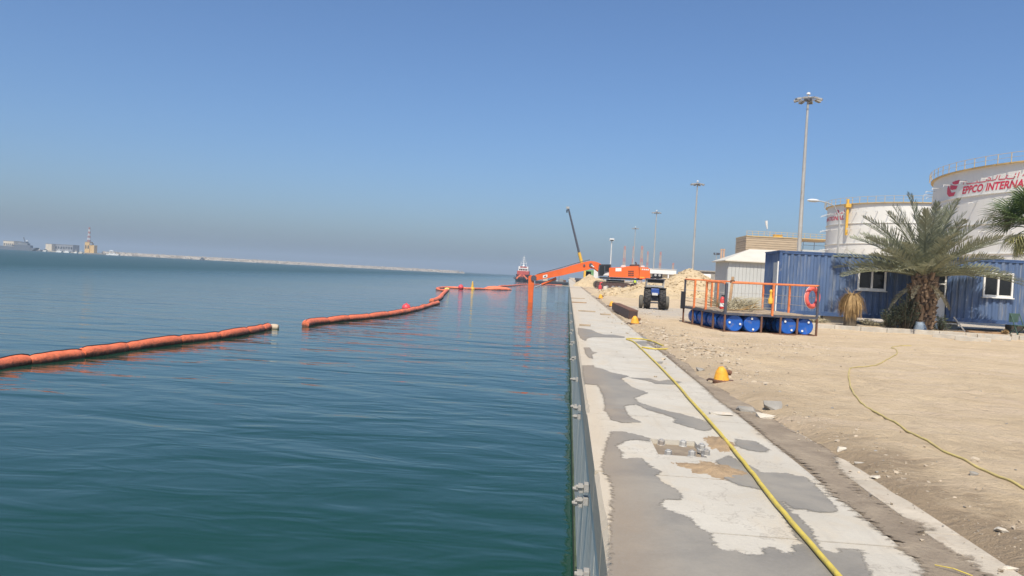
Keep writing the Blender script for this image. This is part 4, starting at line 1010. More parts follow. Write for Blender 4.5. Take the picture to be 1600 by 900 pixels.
prism_px([(1001,417.4),(1002,414.7),(1006.5,415),(1007.5,417.6)], -0.2, 1.0).build('hood_cap', M['white_metal'], ho, world=True)
MB().tube([E(995, 416, 1.2), E(995, 410.5, 1.2), E(993.6, 409.6, 1.2)], 0.1, 8).build('exhaust', M['dark_rust'], ho, world=True)
prism_px([(937,432.4),(1003,435.6),(1003,437.8),(938,435.4)], -0.7, 2.7).build('slew_deck', M['black'], ex, world=True)
MB().lathe([(1.35, 0), (1.35, 0.45)], (E(962, 440).x, YE+1.0, 1.08), 20).build('slew_ring', M['black'], ex, world=True)
tx0, tx1 = E(928, 447).x, E(997, 449).x
def track(y0, y1):
    rr = 0.58; pts = []
    for k in range(9): a = math.pi/2+math.pi*k/8; pts.append((tx0+rr+math.cos(a)*rr, zg+rr+0.02+math.sin(a)*rr))
    for k in range(9): a = -math.pi/2+math.pi*k/8; pts.append((tx1-rr+math.cos(a)*rr, zg+rr+0.02+math.sin(a)*rr))
    return pts, rr
for (y0, y1) in ((-0.75, 0.0), (2.5, 3.25)):
    pts, rr = track(y0, y1)
    tr = MB().prism([(x*1.0, YE+y0+0.1, z) for x, z in [(tx0+rr+(x-tx0-rr)*0.82, zg+rr+0.02+(z-zg-rr-0.02)*0.82) for x, z in pts]], (0, y1-y0-0.2, 0)).build('track_frame', M['dark_rust'], ex, world=True)
    n_ = len(pts); per = []
    for i in range(n_):
        a, b_ = Vector(pts[i]), Vector(pts[(i+1) % n_]); L = (b_-a).length; k_ = max(1, int(round(L/0.23)))
        for j in range(k_): per.append((a+(b_-a)*((j+0.5)/k_), b_-a, L/k_))
    for (c, d_, l_) in per:
        an = math.atan2(d_.y, d_.x); MB().box((c.x, YE+(y0+y1)/2, c.y), (l_*0.86, y1-y0, 0.09), M=Matrix.Rotation(-an, 3, 'Y')).build('track_shoe', M['dusty_rubber'], tr, world=True)
    for k in range(6): MB().lathe([(0.24, -0.04), (0.24, 0.1)], (tx0+0.95+k*(tx1-tx0-1.9)/5, YE+y0+0.02, zg+0.36), 12, 'Y').build('roller', M['steel'], tr, world=True)
    for x in (tx0+0.6, tx1-0.6): MB().lathe([(0.42, -0.03), (0.44, 0.06), (0.2, 0.1)], (x, YE+y0+0.02, zg+0.6), 14, 'Y').build('sprocket', M['dark_rust'], tr, world=True)
MB().box(((tx0+tx1)/2, YE+1.2, zg+0.75), (2.6, 2.5, 0.6)).build('undercarriage', M['dark_rust'], ex, world=True)

# ================================================================== MOBILE CRANE beyond
YK = 200.0
def K(px, py, y=0.0): p = aty(px, py, YK); return Vector((p.x, YK+y, p.z))
cr = thing('mobile_crane', 'mobile crane with a dark telescopic jib and ochre lower boom behind the excavator', 'crane', (K(915, 440).x, YK, 0.05))
MB().tube([K(909.5, 413), K(904.8, 394.5)], 0.42, 8).build('lower_boom', M['yellow'], cr, world=True)
jb = MB().tube([K(905, 395.5), K(888.2, 326)], [0.30, 0.22], 8).build('jib', M['dark_frame'], cr, world=True)
MB().box(K(887.3, 324.5), (0.8, 0.5, 0.55)).build('jib_head', M['galv'], jb, world=True)
MB().box(K(885.9, 330), (0.35, 0.3, 0.75)).build('hook_block', M['black'], jb, world=True)
MB().tube([K(885.9, 330), K(886.4, 325)], 0.04, 5).build('hoist_rope', M['black'], jb, world=True)
MB().box(K(914, 431)+Vector((0.6, 0, 0)), (2.0, 2.2, 2.6), bev=0.1).build('slew_house', M['yellow'], cr, world=True)
MB().box(K(924, 428), (3.2, 2.2, 2.0), bev=0.15).build('green_cover', M['green'], cr, world=True)
MB().box(K(931, 428), (1.2, 2.3, 2.4), bev=0.1).build('cab', M['white_metal'], cr, world=True)
MB().box((K(921, 436).x, YK, 1.15), (7.5, 2.4, 0.6)).build('carrier', M['dark_frame'], cr, world=True)
for x in (-3, -1.2, 1.2, 3):
    MB().lathe([(0.3, -0.2), (0.55, -0.18), (0.55, 0.18), (0.3, 0.2)], (K(921, 436).x+x, YK-1.1, 0.58), 14, 'Y').build('wheel', M['rubber'], cr, world=True)

# small things by the excavator
def loc(px, py, Y, z=None):
    p = aty(px, py, Y); return (p.x, Y, sand_z(p.x, Y) if z is None else z)
l_ = loc(945.5, 455, 86)
t = thing('white_barrel', 'off white barrel on the quay in front of the excavator track', 'barrel', l_)
MB().lathe([(0.2, 0), (0.23, 0.05), (0.24, 0.35), (0.23, 0.62), (0.19, 0.68)], n=14).build('body', M['cloth_pale'], t, smooth=True); MB().lathe([(0.2, 0.675), (0.2, 0.71)], n=14).build('lid', M['white_metal'], t)
l_ = loc(937.5, 450, 98)
t = thing('red_pump', 'small red pump with a frame beside the excavator track', 'pump', l_)
MB().box((0, 0, 0.42), (0.4, 0.4, 0.5), bev=0.06).build('housing', M['red'], t); MB().tube([(0, 0, 0.6), (0, 0, 1.0), (0.25, 0, 1.05)], 0.08, 8).build('outlet', M['red'], t)
for x in (-0.22, 0.22): MB().tube([(x, -0.2, 0), (x, -0.2, 0.75), (x, 0.2, 0.75), (x, 0.2, 0)], 0.025, 6).build('frame', M['dark_frame'], t)

# worker in a hi-vis vest
def person(loc_, label, rz=0.0):
    t = thing('person', label, 'person', loc_, rz)
    me = bpy.data.meshes.new('body')
    J = {'pel': (0, 0, .95), 'chest': (0, 0, 1.28), 'neck': (0, 0, 1.48), 'head': (0, -.02, 1.60), 'top': (0, -.01, 1.74),
         'lh': (.10, 0, .90), 'lk': (.11, -.04, .50), 'la': (.12, .02, .09), 'lt': (.12, -.14, .04), 'rh': (-.10, 0, .90), 'rk': (-.12, -.02, .50), 'ra': (-.13, .03, .09), 'rtoe': (-.13, -.13, .04),
         'ls': (.19, 0, 1.42), 'le': (.27, -.02, 1.13), 'lw': (.26, -.14, .90), 'lf': (.25, -.19, .81), 'rs': (-.19, 0, 1.42), 're': (-.27, -.02, 1.13), 'rw': (-.25, -.15, .92), 'rf': (-.24, -.20, .83)}
    rad = {'pel': .14, 'chest': .16, 'neck': .055, 'head': .095, 'top': .07, 'lh': .10, 'lk': .065, 'la': .045, 'lt': .04, 'rh': .10, 'rk': .065, 'ra': .045, 'rtoe': .04, 'ls': .07, 'le': .048, 'lw': .033, 'lf': .03, 'rs': .07, 're': .048, 'rw': .033, 'rf': .03}
    names = list(J); idx = {k: i for i, k in enumerate(names)}
    ed = [('pel', 'chest'), ('chest', 'neck'), ('neck', 'head'), ('head', 'top'), ('pel', 'lh'), ('lh', 'lk'), ('lk', 'la'), ('la', 'lt'), ('pel', 'rh'), ('rh', 'rk'), ('rk', 'ra'), ('ra', 'rtoe'), ('chest', 'ls'), ('ls', 'le'), ('le', 'lw'), ('lw', 'lf'), ('chest', 'rs'), ('rs', 're'), ('re', 'rw'), ('rw', 'rf')]
    me.from_pydata([J[k] for k in names], [(idx[a], idx[b_]) for a, b_ in ed], [])
    o = bpy.data.objects.new('body', me); col.objects.link(o); o.parent = t
    sk = o.modifiers.new('skin', 'SKIN')
    if not me.skin_vertices: bpy.context.view_layer.objects.active = o; me.skin_vertices
    try:
        for i, k in enumerate(names): me.skin_vertices[0].data[i].radius = (rad[k], rad[k]*0.85)
        me.skin_vertices[0].data[0].use_root = True
    except Exception as e_: print('skin', e_)
    sd = o.modifiers.new('sub', 'SUBSURF'); sd.levels = 1; sd.render_levels = 1
    me.materials.append(M['cloth_navy'])
    MB().lathe([(0.19, 0.98), (0.205, 1.1), (0.215, 1.3), (0.20, 1.42), (0.10, 1.47)], n=14).build('vest', M['hivis'], t, smooth=True)
    MB().lathe([(0.115, 1.70), (0.118, 1.74), (0.10, 1.80), (0.05, 1.835)], n=12).build('hard_hat', M['white'], t, smooth=True)
    MB().sphere((0, -0.075, 1.61), 0.055, 10, 8, (1.2, 0.8, 1.5)).build('face', M['skin'], t, smooth=True)
    return t
person((aty(992, 440, 126).x, 126, 0.15), 'worker in a yellow green vest standing behind the excavator track', 0.4)

# ================================================================== SAND MOUNDS
def chunk(seed, n_=13, flat=0.7):
    # broken lump: the convex hull of random points
    rg3 = random.Random(seed); bm = bmesh.new()
    for i in range(n_): bm.verts.new((rg3.uniform(-1, 1), rg3.uniform(-1, 1), rg3.uniform(-flat, flat)))
    r_ = bmesh.ops.convex_hull(bm, input=bm.verts[:])
    bmesh.ops.delete(bm, geom=[e for e in r_['geom_interior'] if isinstance(e, bmesh.types.BMVert)], context='VERTS')
    bmesh.ops.recalc_face_normals(bm, faces=bm.faces)
    bm.verts.index_update(); b = MB(); b.add([v.co[:] for v in bm.verts], [[v.index for v in f.verts] for f in bm.faces]); bm.free(); return b
clod_shapes = [chunk(s) for s in range(5)]
def mound(name, label, cx_, cy_, rx, ry, h, seed, m_='mound_sand', stones=120, peaks=((0, 0, 1),), z0=0.0, cat='sand mound'):
    t = thing(name, label, cat, (cx_, cy_, z0))
    n_ = 130; b = MB()
    def zf(u, v):
        z = 0
        for (a, c, k) in peaks: z = max(z, k*max(0, 1-math.hypot(u-a, v-c)**1.15))
        z *= h
        z += min(1, z*2)*(0.10*h*nz(u*3, v*3, 1, seed)+0.075*h*nz(u*7, v*7, 1, seed+3)+0.05*h*abs(nz(u*15, v*15, 1, seed+5))+0.03*h*nz(u*32, v*32, 1, seed+7))
        return z-0.06
    for j in range(n_+1):
        for i in range(n_+1):
            u, v = -2.0+4.0*i/n_, -1.4+2.8*j/n_; b.v.append((u*rx, v*ry, zf(u, v)))
    for j in range(n_):
        for i in range(n_): b.f.append((j*(n_+1)+i, j*(n_+1)+i+1, (j+1)*(n_+1)+i+1, (j+1)*(n_+1)+i))
    b.build('heap', M[m_], t, smooth=True, fixn=False)
    if stones:
        rg2 = random.Random(seed); b = MB()
        for i in range(stones):
            u, v = rg2.uniform(-1.7, 1.5), rg2.uniform(-1.2, 0.3); z = zf(u, v)
            if z < -0.05: continue
            s = h*(0.014+0.05*rg2.random()**2)
            v_ = clod_shapes[rg2.randrange(5)]; a_ = rg2.uniform(0, 6.28); ca, sa = math.cos(a_)*s, math.sin(a_)*s
            b.add([(u*rx+q[0]*ca-q[1]*sa, v*ry+q[0]*sa+q[1]*ca, z+q[2]*s*0.8) for q in v_.v], v_.f)
        tag(b.build('clods', M[m_], t, fixn=False), kind='stuff')
    return t
p = aty(1074, 422, 74)
mound('sand_mound', 'tall pale sand mound with a pointed top, left of the grey shed', p.x+0.3, 74, 5.0, 4.5, 3.0, 5, stones=2200, peaks=((0, 0, 1), (0.55, -0.1, 0.6), (-0.5, -0.15, 0.66), (-0.9, -0.2, 0.42)))
p = aty(1003, 455, 66)
mound('sand_mound', 'low stony sand bank between the excavator track and the tractor', p.x+0.6, 68, 3.2, 3.0, 1.0, 9, stones=1000, peaks=((0, 0, 1), (0.5, 0.1, 0.9)))
p = aty(918, 440, 140)
mound('sand_mound', 'small pale heap at the quay edge under the excavator boom', p.x+0.3, 140, 3.0, 2.8, 2.3, 13, stones=200, peaks=((0, 0, 1), (0.5, 0, 0.8)))
p = aty(1150, 470, 62)
mound('sand_mound', 'low sand bank behind the pontoon railing, in front of the grey shed', p.x-0.2, 50, 2.4, 2.2, 0.75, 17, stones=200, peaks=((0, 0, 0.8), (-0.6, 0.1, 0.7)))
# white objects and a block wall on the right shoulder of the mound
l_ = loc(1097, 440, 84)
t = thing('white_tank_trailer', 'white box shape half hidden behind the shoulder of the tall sand mound', 'trailer', (l_[0], 84, 0.1))
MB().box((0, 0, 2.2), (1.5, 2, 0.7), bev=0.1).build('body', M['white'], t); MB().box((0, 0, 1.0), (1.2, 1.8, 1.7)).build('chassis', M['dark_frame'], t)
p = aty(1108, 430, 92)
solo('concrete_hut', MB().box((p.x, 92, 1.55), (2.6, 2.2, 3.0), bev=0.04).box((p.x, 92, 3.1), (2.9, 2.5, 0.14)), M['concrete_block'], 'low grey concrete hut left of the metal shed', 'hut', (p.x, 92, 0.05))
p = aty(1126, 390, 320)
for i, (px, lab) in enumerate(((1127.5, 'left one of the two pale stacks above the grey shed roof'), (1131.5, 'right one of the two pale stacks above the grey shed roof'))):
    q = aty(px, 389, 420); solo('chimney_stack', MB().lathe([(0.55, 0), (0.5, q.z-0.8), (0.62, q.z-0.8), (0.6, q.z)], (q.x, 420, 0), 10), M['lattice_tan'], lab, 'stack', (q.x, 420, 0), group='pale stacks above the shed')
q = aty(1119.5, 398, 150)
t = thing('signal_post', 'thin post with a dark floodlight cluster above the left eave of the shed', 'floodlight', (q.x, 150, 0))
MB().tube([(0, 0, 0), (0, 0, q.z)], 0.06, 6).build('pole', M['galv'], t)
MB().bar((-0.5, 0, q.z), (0.5, 0, q.z), 0.08).build('crossbar', M['dark_frame'], t)
for x in (-0.42, 0.1, 0.45): MB().box((x, -0.1, q.z+0.2), (0.32, 0.2, 0.36), bev=0.03).build('floodlight', M['dark_frame'], t)

# ================================================================== TRACTOR
l_ = atz(1022, 485, 0.06); tY = 42.5
tx = aty(1022, 480, tY).x
tr = thing('tractor', 'small blue tractor with a canopy seen from behind on pale gravel', 'tractor', (tx, tY, 0.075), R(-2))
def wheel(parent, x, y, r_, w, m_, lugs=0, rim='white_metal', name='wheel'):
    o = MB().lathe([(r_*0.55, -w/2), (r_*0.9, -w/2), (r_, -w*0.36), (r_, w*0.36), (r_*0.9, w/2), (r_*0.55, w/2)], (x, y, r_), 24, 'X').build(name, M[m_], parent, smooth=True)
    MB().lathe([(r_*0.2, -w*0.30), (r_*0.56, -w*0.42), (r_*0.56, w*0.42), (r_*0.2, w*0.30)], (x, y, r_), 16, 'X').build('rim', M[rim], o)
    if lugs:
        b = MB()
        for k in range(lugs):
            a = 2*math.pi*k/lugs
            for s in (-1, 1):
                aa = a+(0.5*math.pi/lugs if s > 0 else -0.5*math.pi/lugs)
                m3 = Matrix.Rotation(aa, 3, 'X') @ Matrix.Rotation(s*0.6, 3, 'Z')
                c = Vector((x+s*w*0.24, y-math.sin(aa)*r_*1.0, r_+math.cos(aa)*r_*1.0)); b.box(c, (w*0.52, 0.05, 0.055), M=m3)
        b.build('lugs', M[m_], o)
    return o
for s in (-1, 1):
    wheel(tr, s*0.40, 0.0, 0.56, 0.34, 'rubber', 16)
    wheel(tr, s*0.70, 0.35, 0.36, 0.20, 'dusty_rubber', 0)
    MB().box((s*0.40, 0.05, 1.14), (0.38, 0.75, 0.05), bev=0.02).build('fender', M['black'], tr)
MB().box((0, 0.35, 0.62), (0.42, 0.5, 0.4), bev=0.04).build('axle_housing', M['dark_frame'], tr)
MB().box((0, 0.1, 0.95), (0.5, 0.3, 0.32), bev=0.04).build('rear_panel', M['tractor_blue'], tr)
MB().box((0, -0.06, 0.80), (0.32, 0.06, 0.14), bev=0.02).build('tail_bracket', M['white_metal'], tr)
MB().box((0, 1.2, 0.92), (0.62, 1.3, 0.5), bev=0.08).build('hood', M['tractor_blue'], tr)
MB().box((0, 0.05, 0.34), (1.3, 0.08, 0.08)).build('drawbar', M['dark_frame'], tr)
for x in (-0.46, 0.46):
    for y in (0.02, 0.75): MB().bar((x, y, 1.0), (x, y, 1.62), 0.045).build('canopy_post', M['galv'], tr)
MB().box((0, 0.0, 1.24), (0.92, 0.03, 0.10)).build('guard_plate', M['galv'], tr)
MB().box((0, 0.03, 1.13), (0.86, 0.03, 0.10)).build('lower_guard', M['black'], tr)
MB().box((0, 0.4, 1.62), (1.02, 0.95, 0.07), bev=0.02).build('canopy', M['dark_frame'], tr)
MB().box((0, 0.05, 1.50), (0.95, 0.05, 0.17)).build('canopy_skirt', M['black'], tr)
MB().box((0.10, 0.3, 1.80), (0.52, 0.5, 0.26), bev=0.03).build('top_box', M['black'], tr)
for x in (-0.02, 0.2): MB().lathe([(0.07, -0.03), (0.07, 0.0)], (x, 0.045, 1.84), 10, 'Y').build('work_lamp', M['galv'], tr)
MB().box((0, 0.55, 0.98), (0.42, 0.12, 0.45), bev=0.04).build('seat', M['black'], tr)

# ================================================================== STEEL BEAM, BOLLARDS, HOSES
a, b_ = atz(961.5, 484, 0.05), atz(989.5, 499, 0.05)
bm_ = thing('steel_beam', 'rusty brown steel beam lying along the quay edge near a bollard', 'beam', (b_.x, b_.y, 0.06), math.atan2((a-b_).y, (a-b_).x))
L = (a-b_).length; hB = 0.34
MB().box((L/2, 0, hB/2), (L, 0.03, hB-0.06)).build('web', M['dark_rust'], bm_)
for z in (0.015, hB-0.015): MB().box((L/2, 0, z), (L, 0.36, 0.03)).build('flange', M['rust'], bm_)
MB().box((L/2, 0.165, hB/2), (L-0.02, 0.03, hB-0.062)).build('side_plate', M['dark_rust'], bm_)
MB().box((0.012, -0.01, hB/2), (0.02, 0.30, hB-0.064)).build('end_plate', M['dark_rust'], bm_)

def bollard(px, py, label, k=1.0):
    p = atz(px, py, 0.02); z = sand_z(p.x, p.y)
    t = thing('bollard', label, 'bollard', (p.x, p.y, z), group='yellow mooring bollards along the quay')
    t.scale = (k, k, k)
    MB().lathe([(0.175, -0.05), (0.185, 0.008), (0.175, 0.022), (0.15, 0.04)], n=18).build('base_plate', M['rust'], t, smooth=True)
    # curved horn body: leans and rounds over
    pts = [(0, 0, 0.02), (-0.005, 0, 0.10), (0.0, 0, 0.18), (0.02, 0.0, 0.235), (0.05, 0.0, 0.262)]
    MB().tube(pts, [0.165, 0.142, 0.125, 0.105, 0.06], 16).build('body', M['bollard_yellow'], t, smooth=True)
    MB().tube([(0.05, 0.02, 0.18), (0.13, 0.02, 0.185), (0.19, 0.02, 0.17), (0.20, 0.02, 0.165)], [0.065, 0.055, 0.05, 0.02], 12).build('horn', M['rust'], t, smooth=True)
    for (x, y) in ((-0.26, -0.02), (0.20, -0.10)):
        MB().tube([(x*0.6, y, 0.02), (x, y, 0.03), (x*1.15, y*1.1-0.02, 0.0)], 0.022, 8).build('anchor_bolt', M['dark_rust'], t)
    return t
bollard(1127, 599, 'nearest yellow mooring bollard with a rusty horn, on the bare sand', 0.76)
bollard(992, 507.5, 'yellow mooring bollard at the near end of the rusty steel beam', 0.95)
bollard(956, 479, 'yellow mooring bollard at the far end of the rusty steel beam', 1.0)
bollard(938.5, 466.5, 'small yellow mooring bollard between the white barrel and the steel beam', 1.15)

def smoothpath(pts, sub=6):
    out = []; n_ = len(pts)
    for i in range(n_-1):
        p0, p1, p2, p3 = pts[max(i-1, 0)], pts[i], pts[i+1], pts[min(i+2, n_-1)]
        for k in range(sub):
            t = k/sub; t2, t3 = t*t, t*t*t
            out.append(0.5*((2*p1)+(-p0+p2)*t+(2*p0-5*p1+4*p2-p3)*t2+(-p0+3*p1-3*p2+p3)*t3))
    out.append(pts[-1]); return out
def hose(px, r_, label, onsand):
    pts = [atz(x, y, 0.02) for x, y in px]
    pts = smoothpath(pts, 8)
    P = [Vector((p.x+0.008*nz(p.x, p.y, 4, 1), p.y, max(sand_z(p.x, p.y) if onsand else -1, 0.008 if p.x < 2.3 else sand_z(p.x, p.y))+r_*0.85)) for p in pts]
    return solo('water_hose', MB().tube(P, r_, 10), M['hose_dusty' if onsand else 'hose_yellow'], label, 'hose', P[0], smooth=True)
hose([(1360,960),(1310,900),(1262,845),(1215,790),(1172,735),(1130,683),(1085,632),(1043,585),(1015,557),(1000,543),(990,534),(979,529.5),(992,529),(1008,530.5),(1022,534),(1033,539),(1047,543.5),(1040,545.5),(1020,545),(1003,542.5)], 0.017, 'bright yellow hose running along the concrete quay', False)
hose([(1720,838),(1650,798),(1600,775),(1550,752),(1512,735),(1475,717),(1440,696),(1405,675),(1375,656),(1352,642),(1337,626),(1328,605),(1326,587),(1332,578),(1362,574),(1385,566),(1400,557),(1401,549),(1393,545.5),(1407,542.5),(1424,543)], 0.012, 'dusty yellow hose winding across the bare sand', True)

# ================================================================== OIL BOOM
def boom(px, pinch, r_, label, zc=0.10, fin=True, sag=1.0, seed=0):
    """px: points on the waterline; pinch: seam places along the length (metres between seams)"""
    P = smoothpath([atz(x, y, WATER) for x, y in px], 8)
    # resample by arc length
    S = [0.0]
    for i in range(1, len(P)): S.append(S[-1]+(P[i]-P[i-1]).length)
    def at(s):
        s = max(0, min(S[-1]-1e-6, s))
        i = int(np.searchsorted(S, s, side='right'))-1; i = min(i, len(P)-2)
        q = (s-S[i])/max(1e-9, S[i+1]-S[i]); return P[i].lerp(P[i+1], q)
    rg2 = random.Random(seed)
    t = thing('oil_boom', label, 'oil boom', (P[0].x, P[0].y, WATER), group='orange floating oil boom')
    s = 0.0; tops = []
    while s < S[-1]-0.4:
        l_ = min(pinch*rg2.uniform(0.75, 1.25), S[-1]-s)
        n_ = 11; pts = []; rad = []; up_ = zc+rg2.uniform(-0.03, 0.03)
        for k in range(n_):
            q = k/(n_-1); p = at(s+0.02+(l_-0.04)*q)
            e = min(1.0, min(q, 1-q)*l_/0.16)
            wob = 1+0.015*math.sin(q*17+seed)+0.015*rg2.uniform(-1, 1)
            rr = r_*(0.80+0.20*math.sqrt(max(0, e)))*wob
            pts.append((p.x, p.y, WATER+up_+0.02*math.sin(q*5+s))); rad.append(rr)
        MB().tube(pts, rad, 14).build('float_segment', M['boom_orange'], t, smooth=True, world=True)
        for k in range(n_): tops.append(Vector((pts[k][0], pts[k][1], pts[k][2]+rad[k]*0.93)))
        s += l_
    if fin:
        b = MB()
        for p in tops: b.v += [(p.x, p.y, p.z-0.03), (p.x, p.y, p.z+0.055)]
        off = MB()
        vs = []
        for p in tops: vs += [(p.x-0.012, p.y+0.03, p.z-0.05), (p.x-0.012, p.y+0.03, p.z+0.045), (p.x+0.012, p.y+0.05, p.z+0.045), (p.x+0.012, p.y+0.05, p.z-0.05)]
        fs = []
        for i in range(len(tops)-1):
            for k in range(4): k2 = (k+1) % 4; fs.append((i*4+k, i*4+k2, (i+1)*4+k2, (i+1)*4+k))
        MB().add(vs, fs).build('top_fin', M['black'], t, world=True)
    return t
boom([(-120,602),(-50,586),(10,573),(60,567),(107,561),(157,554),(188,549),(243,541),(297,534),(336,529.5),(366,525),(395,519.5),(420,514)], 3.3, 0.255, 'nearest orange boom length, running out of the left edge of the picture', seed=1)
boom([(477,510.5),(482,508.5),(500,505.5),(540,501),(580,497),(620,491.5),(650,485),(670,479),(684,475)], 3.6, 0.29, 'orange boom length starting at the gap, below the red ball buoy', seed=2)
boom([(674,472.5),(682,470),(688,466.5),(691,462),(695,458),(699,454.5)], 3.2, 0.33, 'short kinked orange boom length leading up to the corner', zc=0.14, fin=False, seed=3)
boom([(697,455.5),(690,454.5),(683,452.8),(686,451),(695,450.2),(704,450.4),(720,451.2),(738,452),(756,452.3),(775,453.2),(791,453.4)], 5.0, 0.30, 'far orange boom length carrying the yellow cone marker', zc=0.12, fin=False, seed=4)
boom([(778,449.5),(783,447.8),(795,447.4),(806,446.4),(820,445.2),(850,445.4),(878,446)], 6.0, 0.32, 'farthest orange boom length in front of the red tug', zc=0.12, fin=False, seed=5)
# slack boom cover floating flat
p = atz(777, 452.2, WATER)
t = thing('slack_boom_cover', 'wide flattened orange boom cover afloat right of the yellow cone marker', 'boom cover', (p.x, p.y, WATER))
for i, (dx, dy, L, w) in enumerate(((-1.0, 4.0, 5.5, 0.9), (0.6, 0.8, 6.0, 0.9), (1.4, -2.0, 3.4, 0.7))):
    MB().tube([(dx-L/2, dy, 0.1), (dx-L*0.3, dy+0.2, 0.25), (dx, dy, 0.34), (dx+L*0.3, dy-0.2, 0.26), (dx+L/2, dy, 0.08)], [0.1, w*0.42, w*0.5, w*0.4, 0.1], 12).build('fold', M['boom_orange'], t, smooth=True)
def ball(px, py, r_, label, m_='buoy_red'):
    p = atz(px, py, WATER)
    t = thing('ball_buoy', label, 'buoy', (p.x, p.y, WATER))
    MB().sphere((0, 0, r_*0.72), r_, 20, 14).build('ball', M[m_], t, smooth=True)
    MB().lathe([(r_*0.16, r_*1.68), (r_*0.18, r_*1.8), (r_*0.1, r_*1.86)], n=10).build('eye', M[m_], t)
    return t
ball(634.5, 486, 0.42, 'red ball buoy floating just behind the orange boom')
ball(720, 452, 0.62, 'small far pinkish ball buoy left of the yellow cone marker')
p = atz(428, 513.5, WATER)
t = thing('foam_float', 'pale stained float lying at the end of the nearest boom length', 'float', (p.x, p.y, WATER))
MB().lathe([(0.05, -0.32), (0.16, -0.30), (0.20, -0.1), (0.20, 0.12), (0.15, 0.27), (0.06, 0.31)], (0, 0, 0.09), 14, 'X').build('body', M['foam'], t, smooth=True)
MB().tube([(-0.3, 0, 0.1), (-0.5, 0.05, 0.16), (-0.75, 0.0, 0.2)], 0.02, 6).build('rope', M['black'], t)
p = atz(738, 452, WATER)
t = thing('cone_marker', 'tall yellow cone marker buoy on the far boom', 'marker buoy', (p.x, p.y, WATER))
MB().lathe([(0.55, -0.1), (0.62, 0.15), (0.55, 0.34), (0.36, 0.45)], n=14).build('collar', M['yellow'], t, smooth=True)
MB().lathe([(0.35, 0.4), (0.28, 0.9), (0.18, 1.55), (0.12, 1.85), (0.04, 1.92)], n=12).build('cone', M['yellow'], t, smooth=True)
p = atz(698.5, 454.3, WATER)
t = thing('boom_coupling', 'yellowish coupling float where the boom doubles back', 'float', (p.x, p.y, WATER))
MB().lathe([(0.1, -0.5), (0.34, -0.45), (0.4, 0), (0.34, 0.45), (0.1, 0.5)], (0, 0, 0.25), 12, 'X').build('body', M['hose_yellow'], t, smooth=True)
MB().box((0, 0, 0.62), (0.3, 0.3, 0.2), bev=0.03).build('clamp', M['galv'], t)

# ================================================================== TUG AND WORK BARGE
YT = 452.0; sT = YT/F*1.0
p = atz(815, 440, WATER)
tg = thing('tugboat', 'red and white tugboat with a tall mast, bow towards the quay', 'tugboat', (p.x, YT, WATER))
u = 0.376
def hull(b, bw, L, z0, z1, flare=1.0):
    n_ = 14; vs = []; fs = []
    for zi, z in enumerate((z0, (z0+z1)/2, z1)):
        f_ = 0.86+0.14*zi/2
        for i in range(n_+1):
            q = i/n_; w = bw*f_*min(1.0, (q*2.6+0.02)**0.5)
            vs.append((-w, q*L, z)); vs.append((w, q*L, z))
    k = (n_+1)*2
    for zi in range(2):
        for i in range(n_):
            fs += [(zi*k+2*i, zi*k+2*i+2, (zi+1)*k+2*i+2, (zi+1)*k+2*i), (zi*k+2*i+1, (zi+1)*k+2*i+1, (zi+1)*k+2*i+3, zi*k+2*i+3)]
        fs += [(zi*k, (zi+1)*k, (zi+1)*k+1, zi*k+1), (zi*k+2*n_, zi*k+2*n_+1, (zi+1)*k+2*n_+1, (zi+1)*k+2*n_)]
    for i in range(n_): fs.append((2*k+2*i, 2*k+2*i+2, 2*k+2*i+3, 2*k+2*i+1))
    return b.add(vs, fs)
hull(MB(), 4.8, 26, -1.2, 1.9).build('hull', M['black'], tg)
hull(MB(), 4.3, 24, 1.9, 4.2).build('bulwark', M['hull_red'], tg)
for i in range(7):
    x = -4.2+i*1.4; y = 0.2+abs(x)*0.55
    MB().tube([(x+math.cos(a)*0.55, y-0.35, 2.0+math.sin(a)*0.55) for a in [2*math.pi*j/12 for j in range(12)]], 0.25, 6, closed=True).build('tyre_fender', M['rubber'], tg)
for s in (-1, 1): MB().bar((s*0.7, 0.4, 3.9), (s*3.2, 1.2, 1.6), 0.5, 0.9).build('bow_plate', M['boom_orange'], tg)
h1 = MB().box((0.3, 9, 5.2), (7.2, 8, 2.2), bev=0.15).build('deckhouse', M['hull_red'], tg)
h2 = MB().box((0.3, 9, 7.5), (5.9, 6, 2.8), bev=0.15).build('wheelhouse', M['white'], tg)
for i in range(5): MB().box((-1.75+i*1.03, 5.97, 7.1), (0.8, 0.06, 1.0)).build('window', M['glass'], h2)
MB().box((0.3, 5.95, 8.6), (4.1, 0.08, 0.65)).build('name_board', M['hull_red'], h2)
for s in (-1, 1): MB().box((0.3+s*2.45, 5.94, 8.2), (0.9, 0.1, 1.6)).build('wing_panel', M['white'], h2)
ms = MB().tube([(0.2, 9, 8.8), (0.2, 9, 15.4)], [0.22, 0.12], 8).build('mast', M['white'], tg)
for z, w in ((10.9, 1.7), (12.2, 1.3), (13.3, 1.0), (14.2, 0.7)): MB().bar((0.2-w, 9, z), (0.2+w, 9, z), 0.18).build('yard', M['white'], ms)
for s in (-1, 1): MB().tube([(0.2+s*1.7, 9, 8.9), (0.2+s*1.7, 9, 11.9)], 0.07, 6).build('stay', M['white'], ms)
MB().sphere((0.2, 8.5, 9.4), 0.65, 10, 8).build('radome', M['white'], tg, smooth=True)
YB = 400.0
p = atz(862, 443, WATER); 
bg = thing('work_barge', 'low black work barge with deck gear moored behind the excavator boom', 'barge', (aty(862, 443, YB).x, YB, WATER))
MB().box((0, 5, 0.5), (17.0, 12, 1.9), bev=0.3).build('hull', M['black'], bg)
MB().box((-3.5, 4, 3.2), (2.6, 4, 3.4), bev=0.1).build('deckhouse', M['cream'], bg)
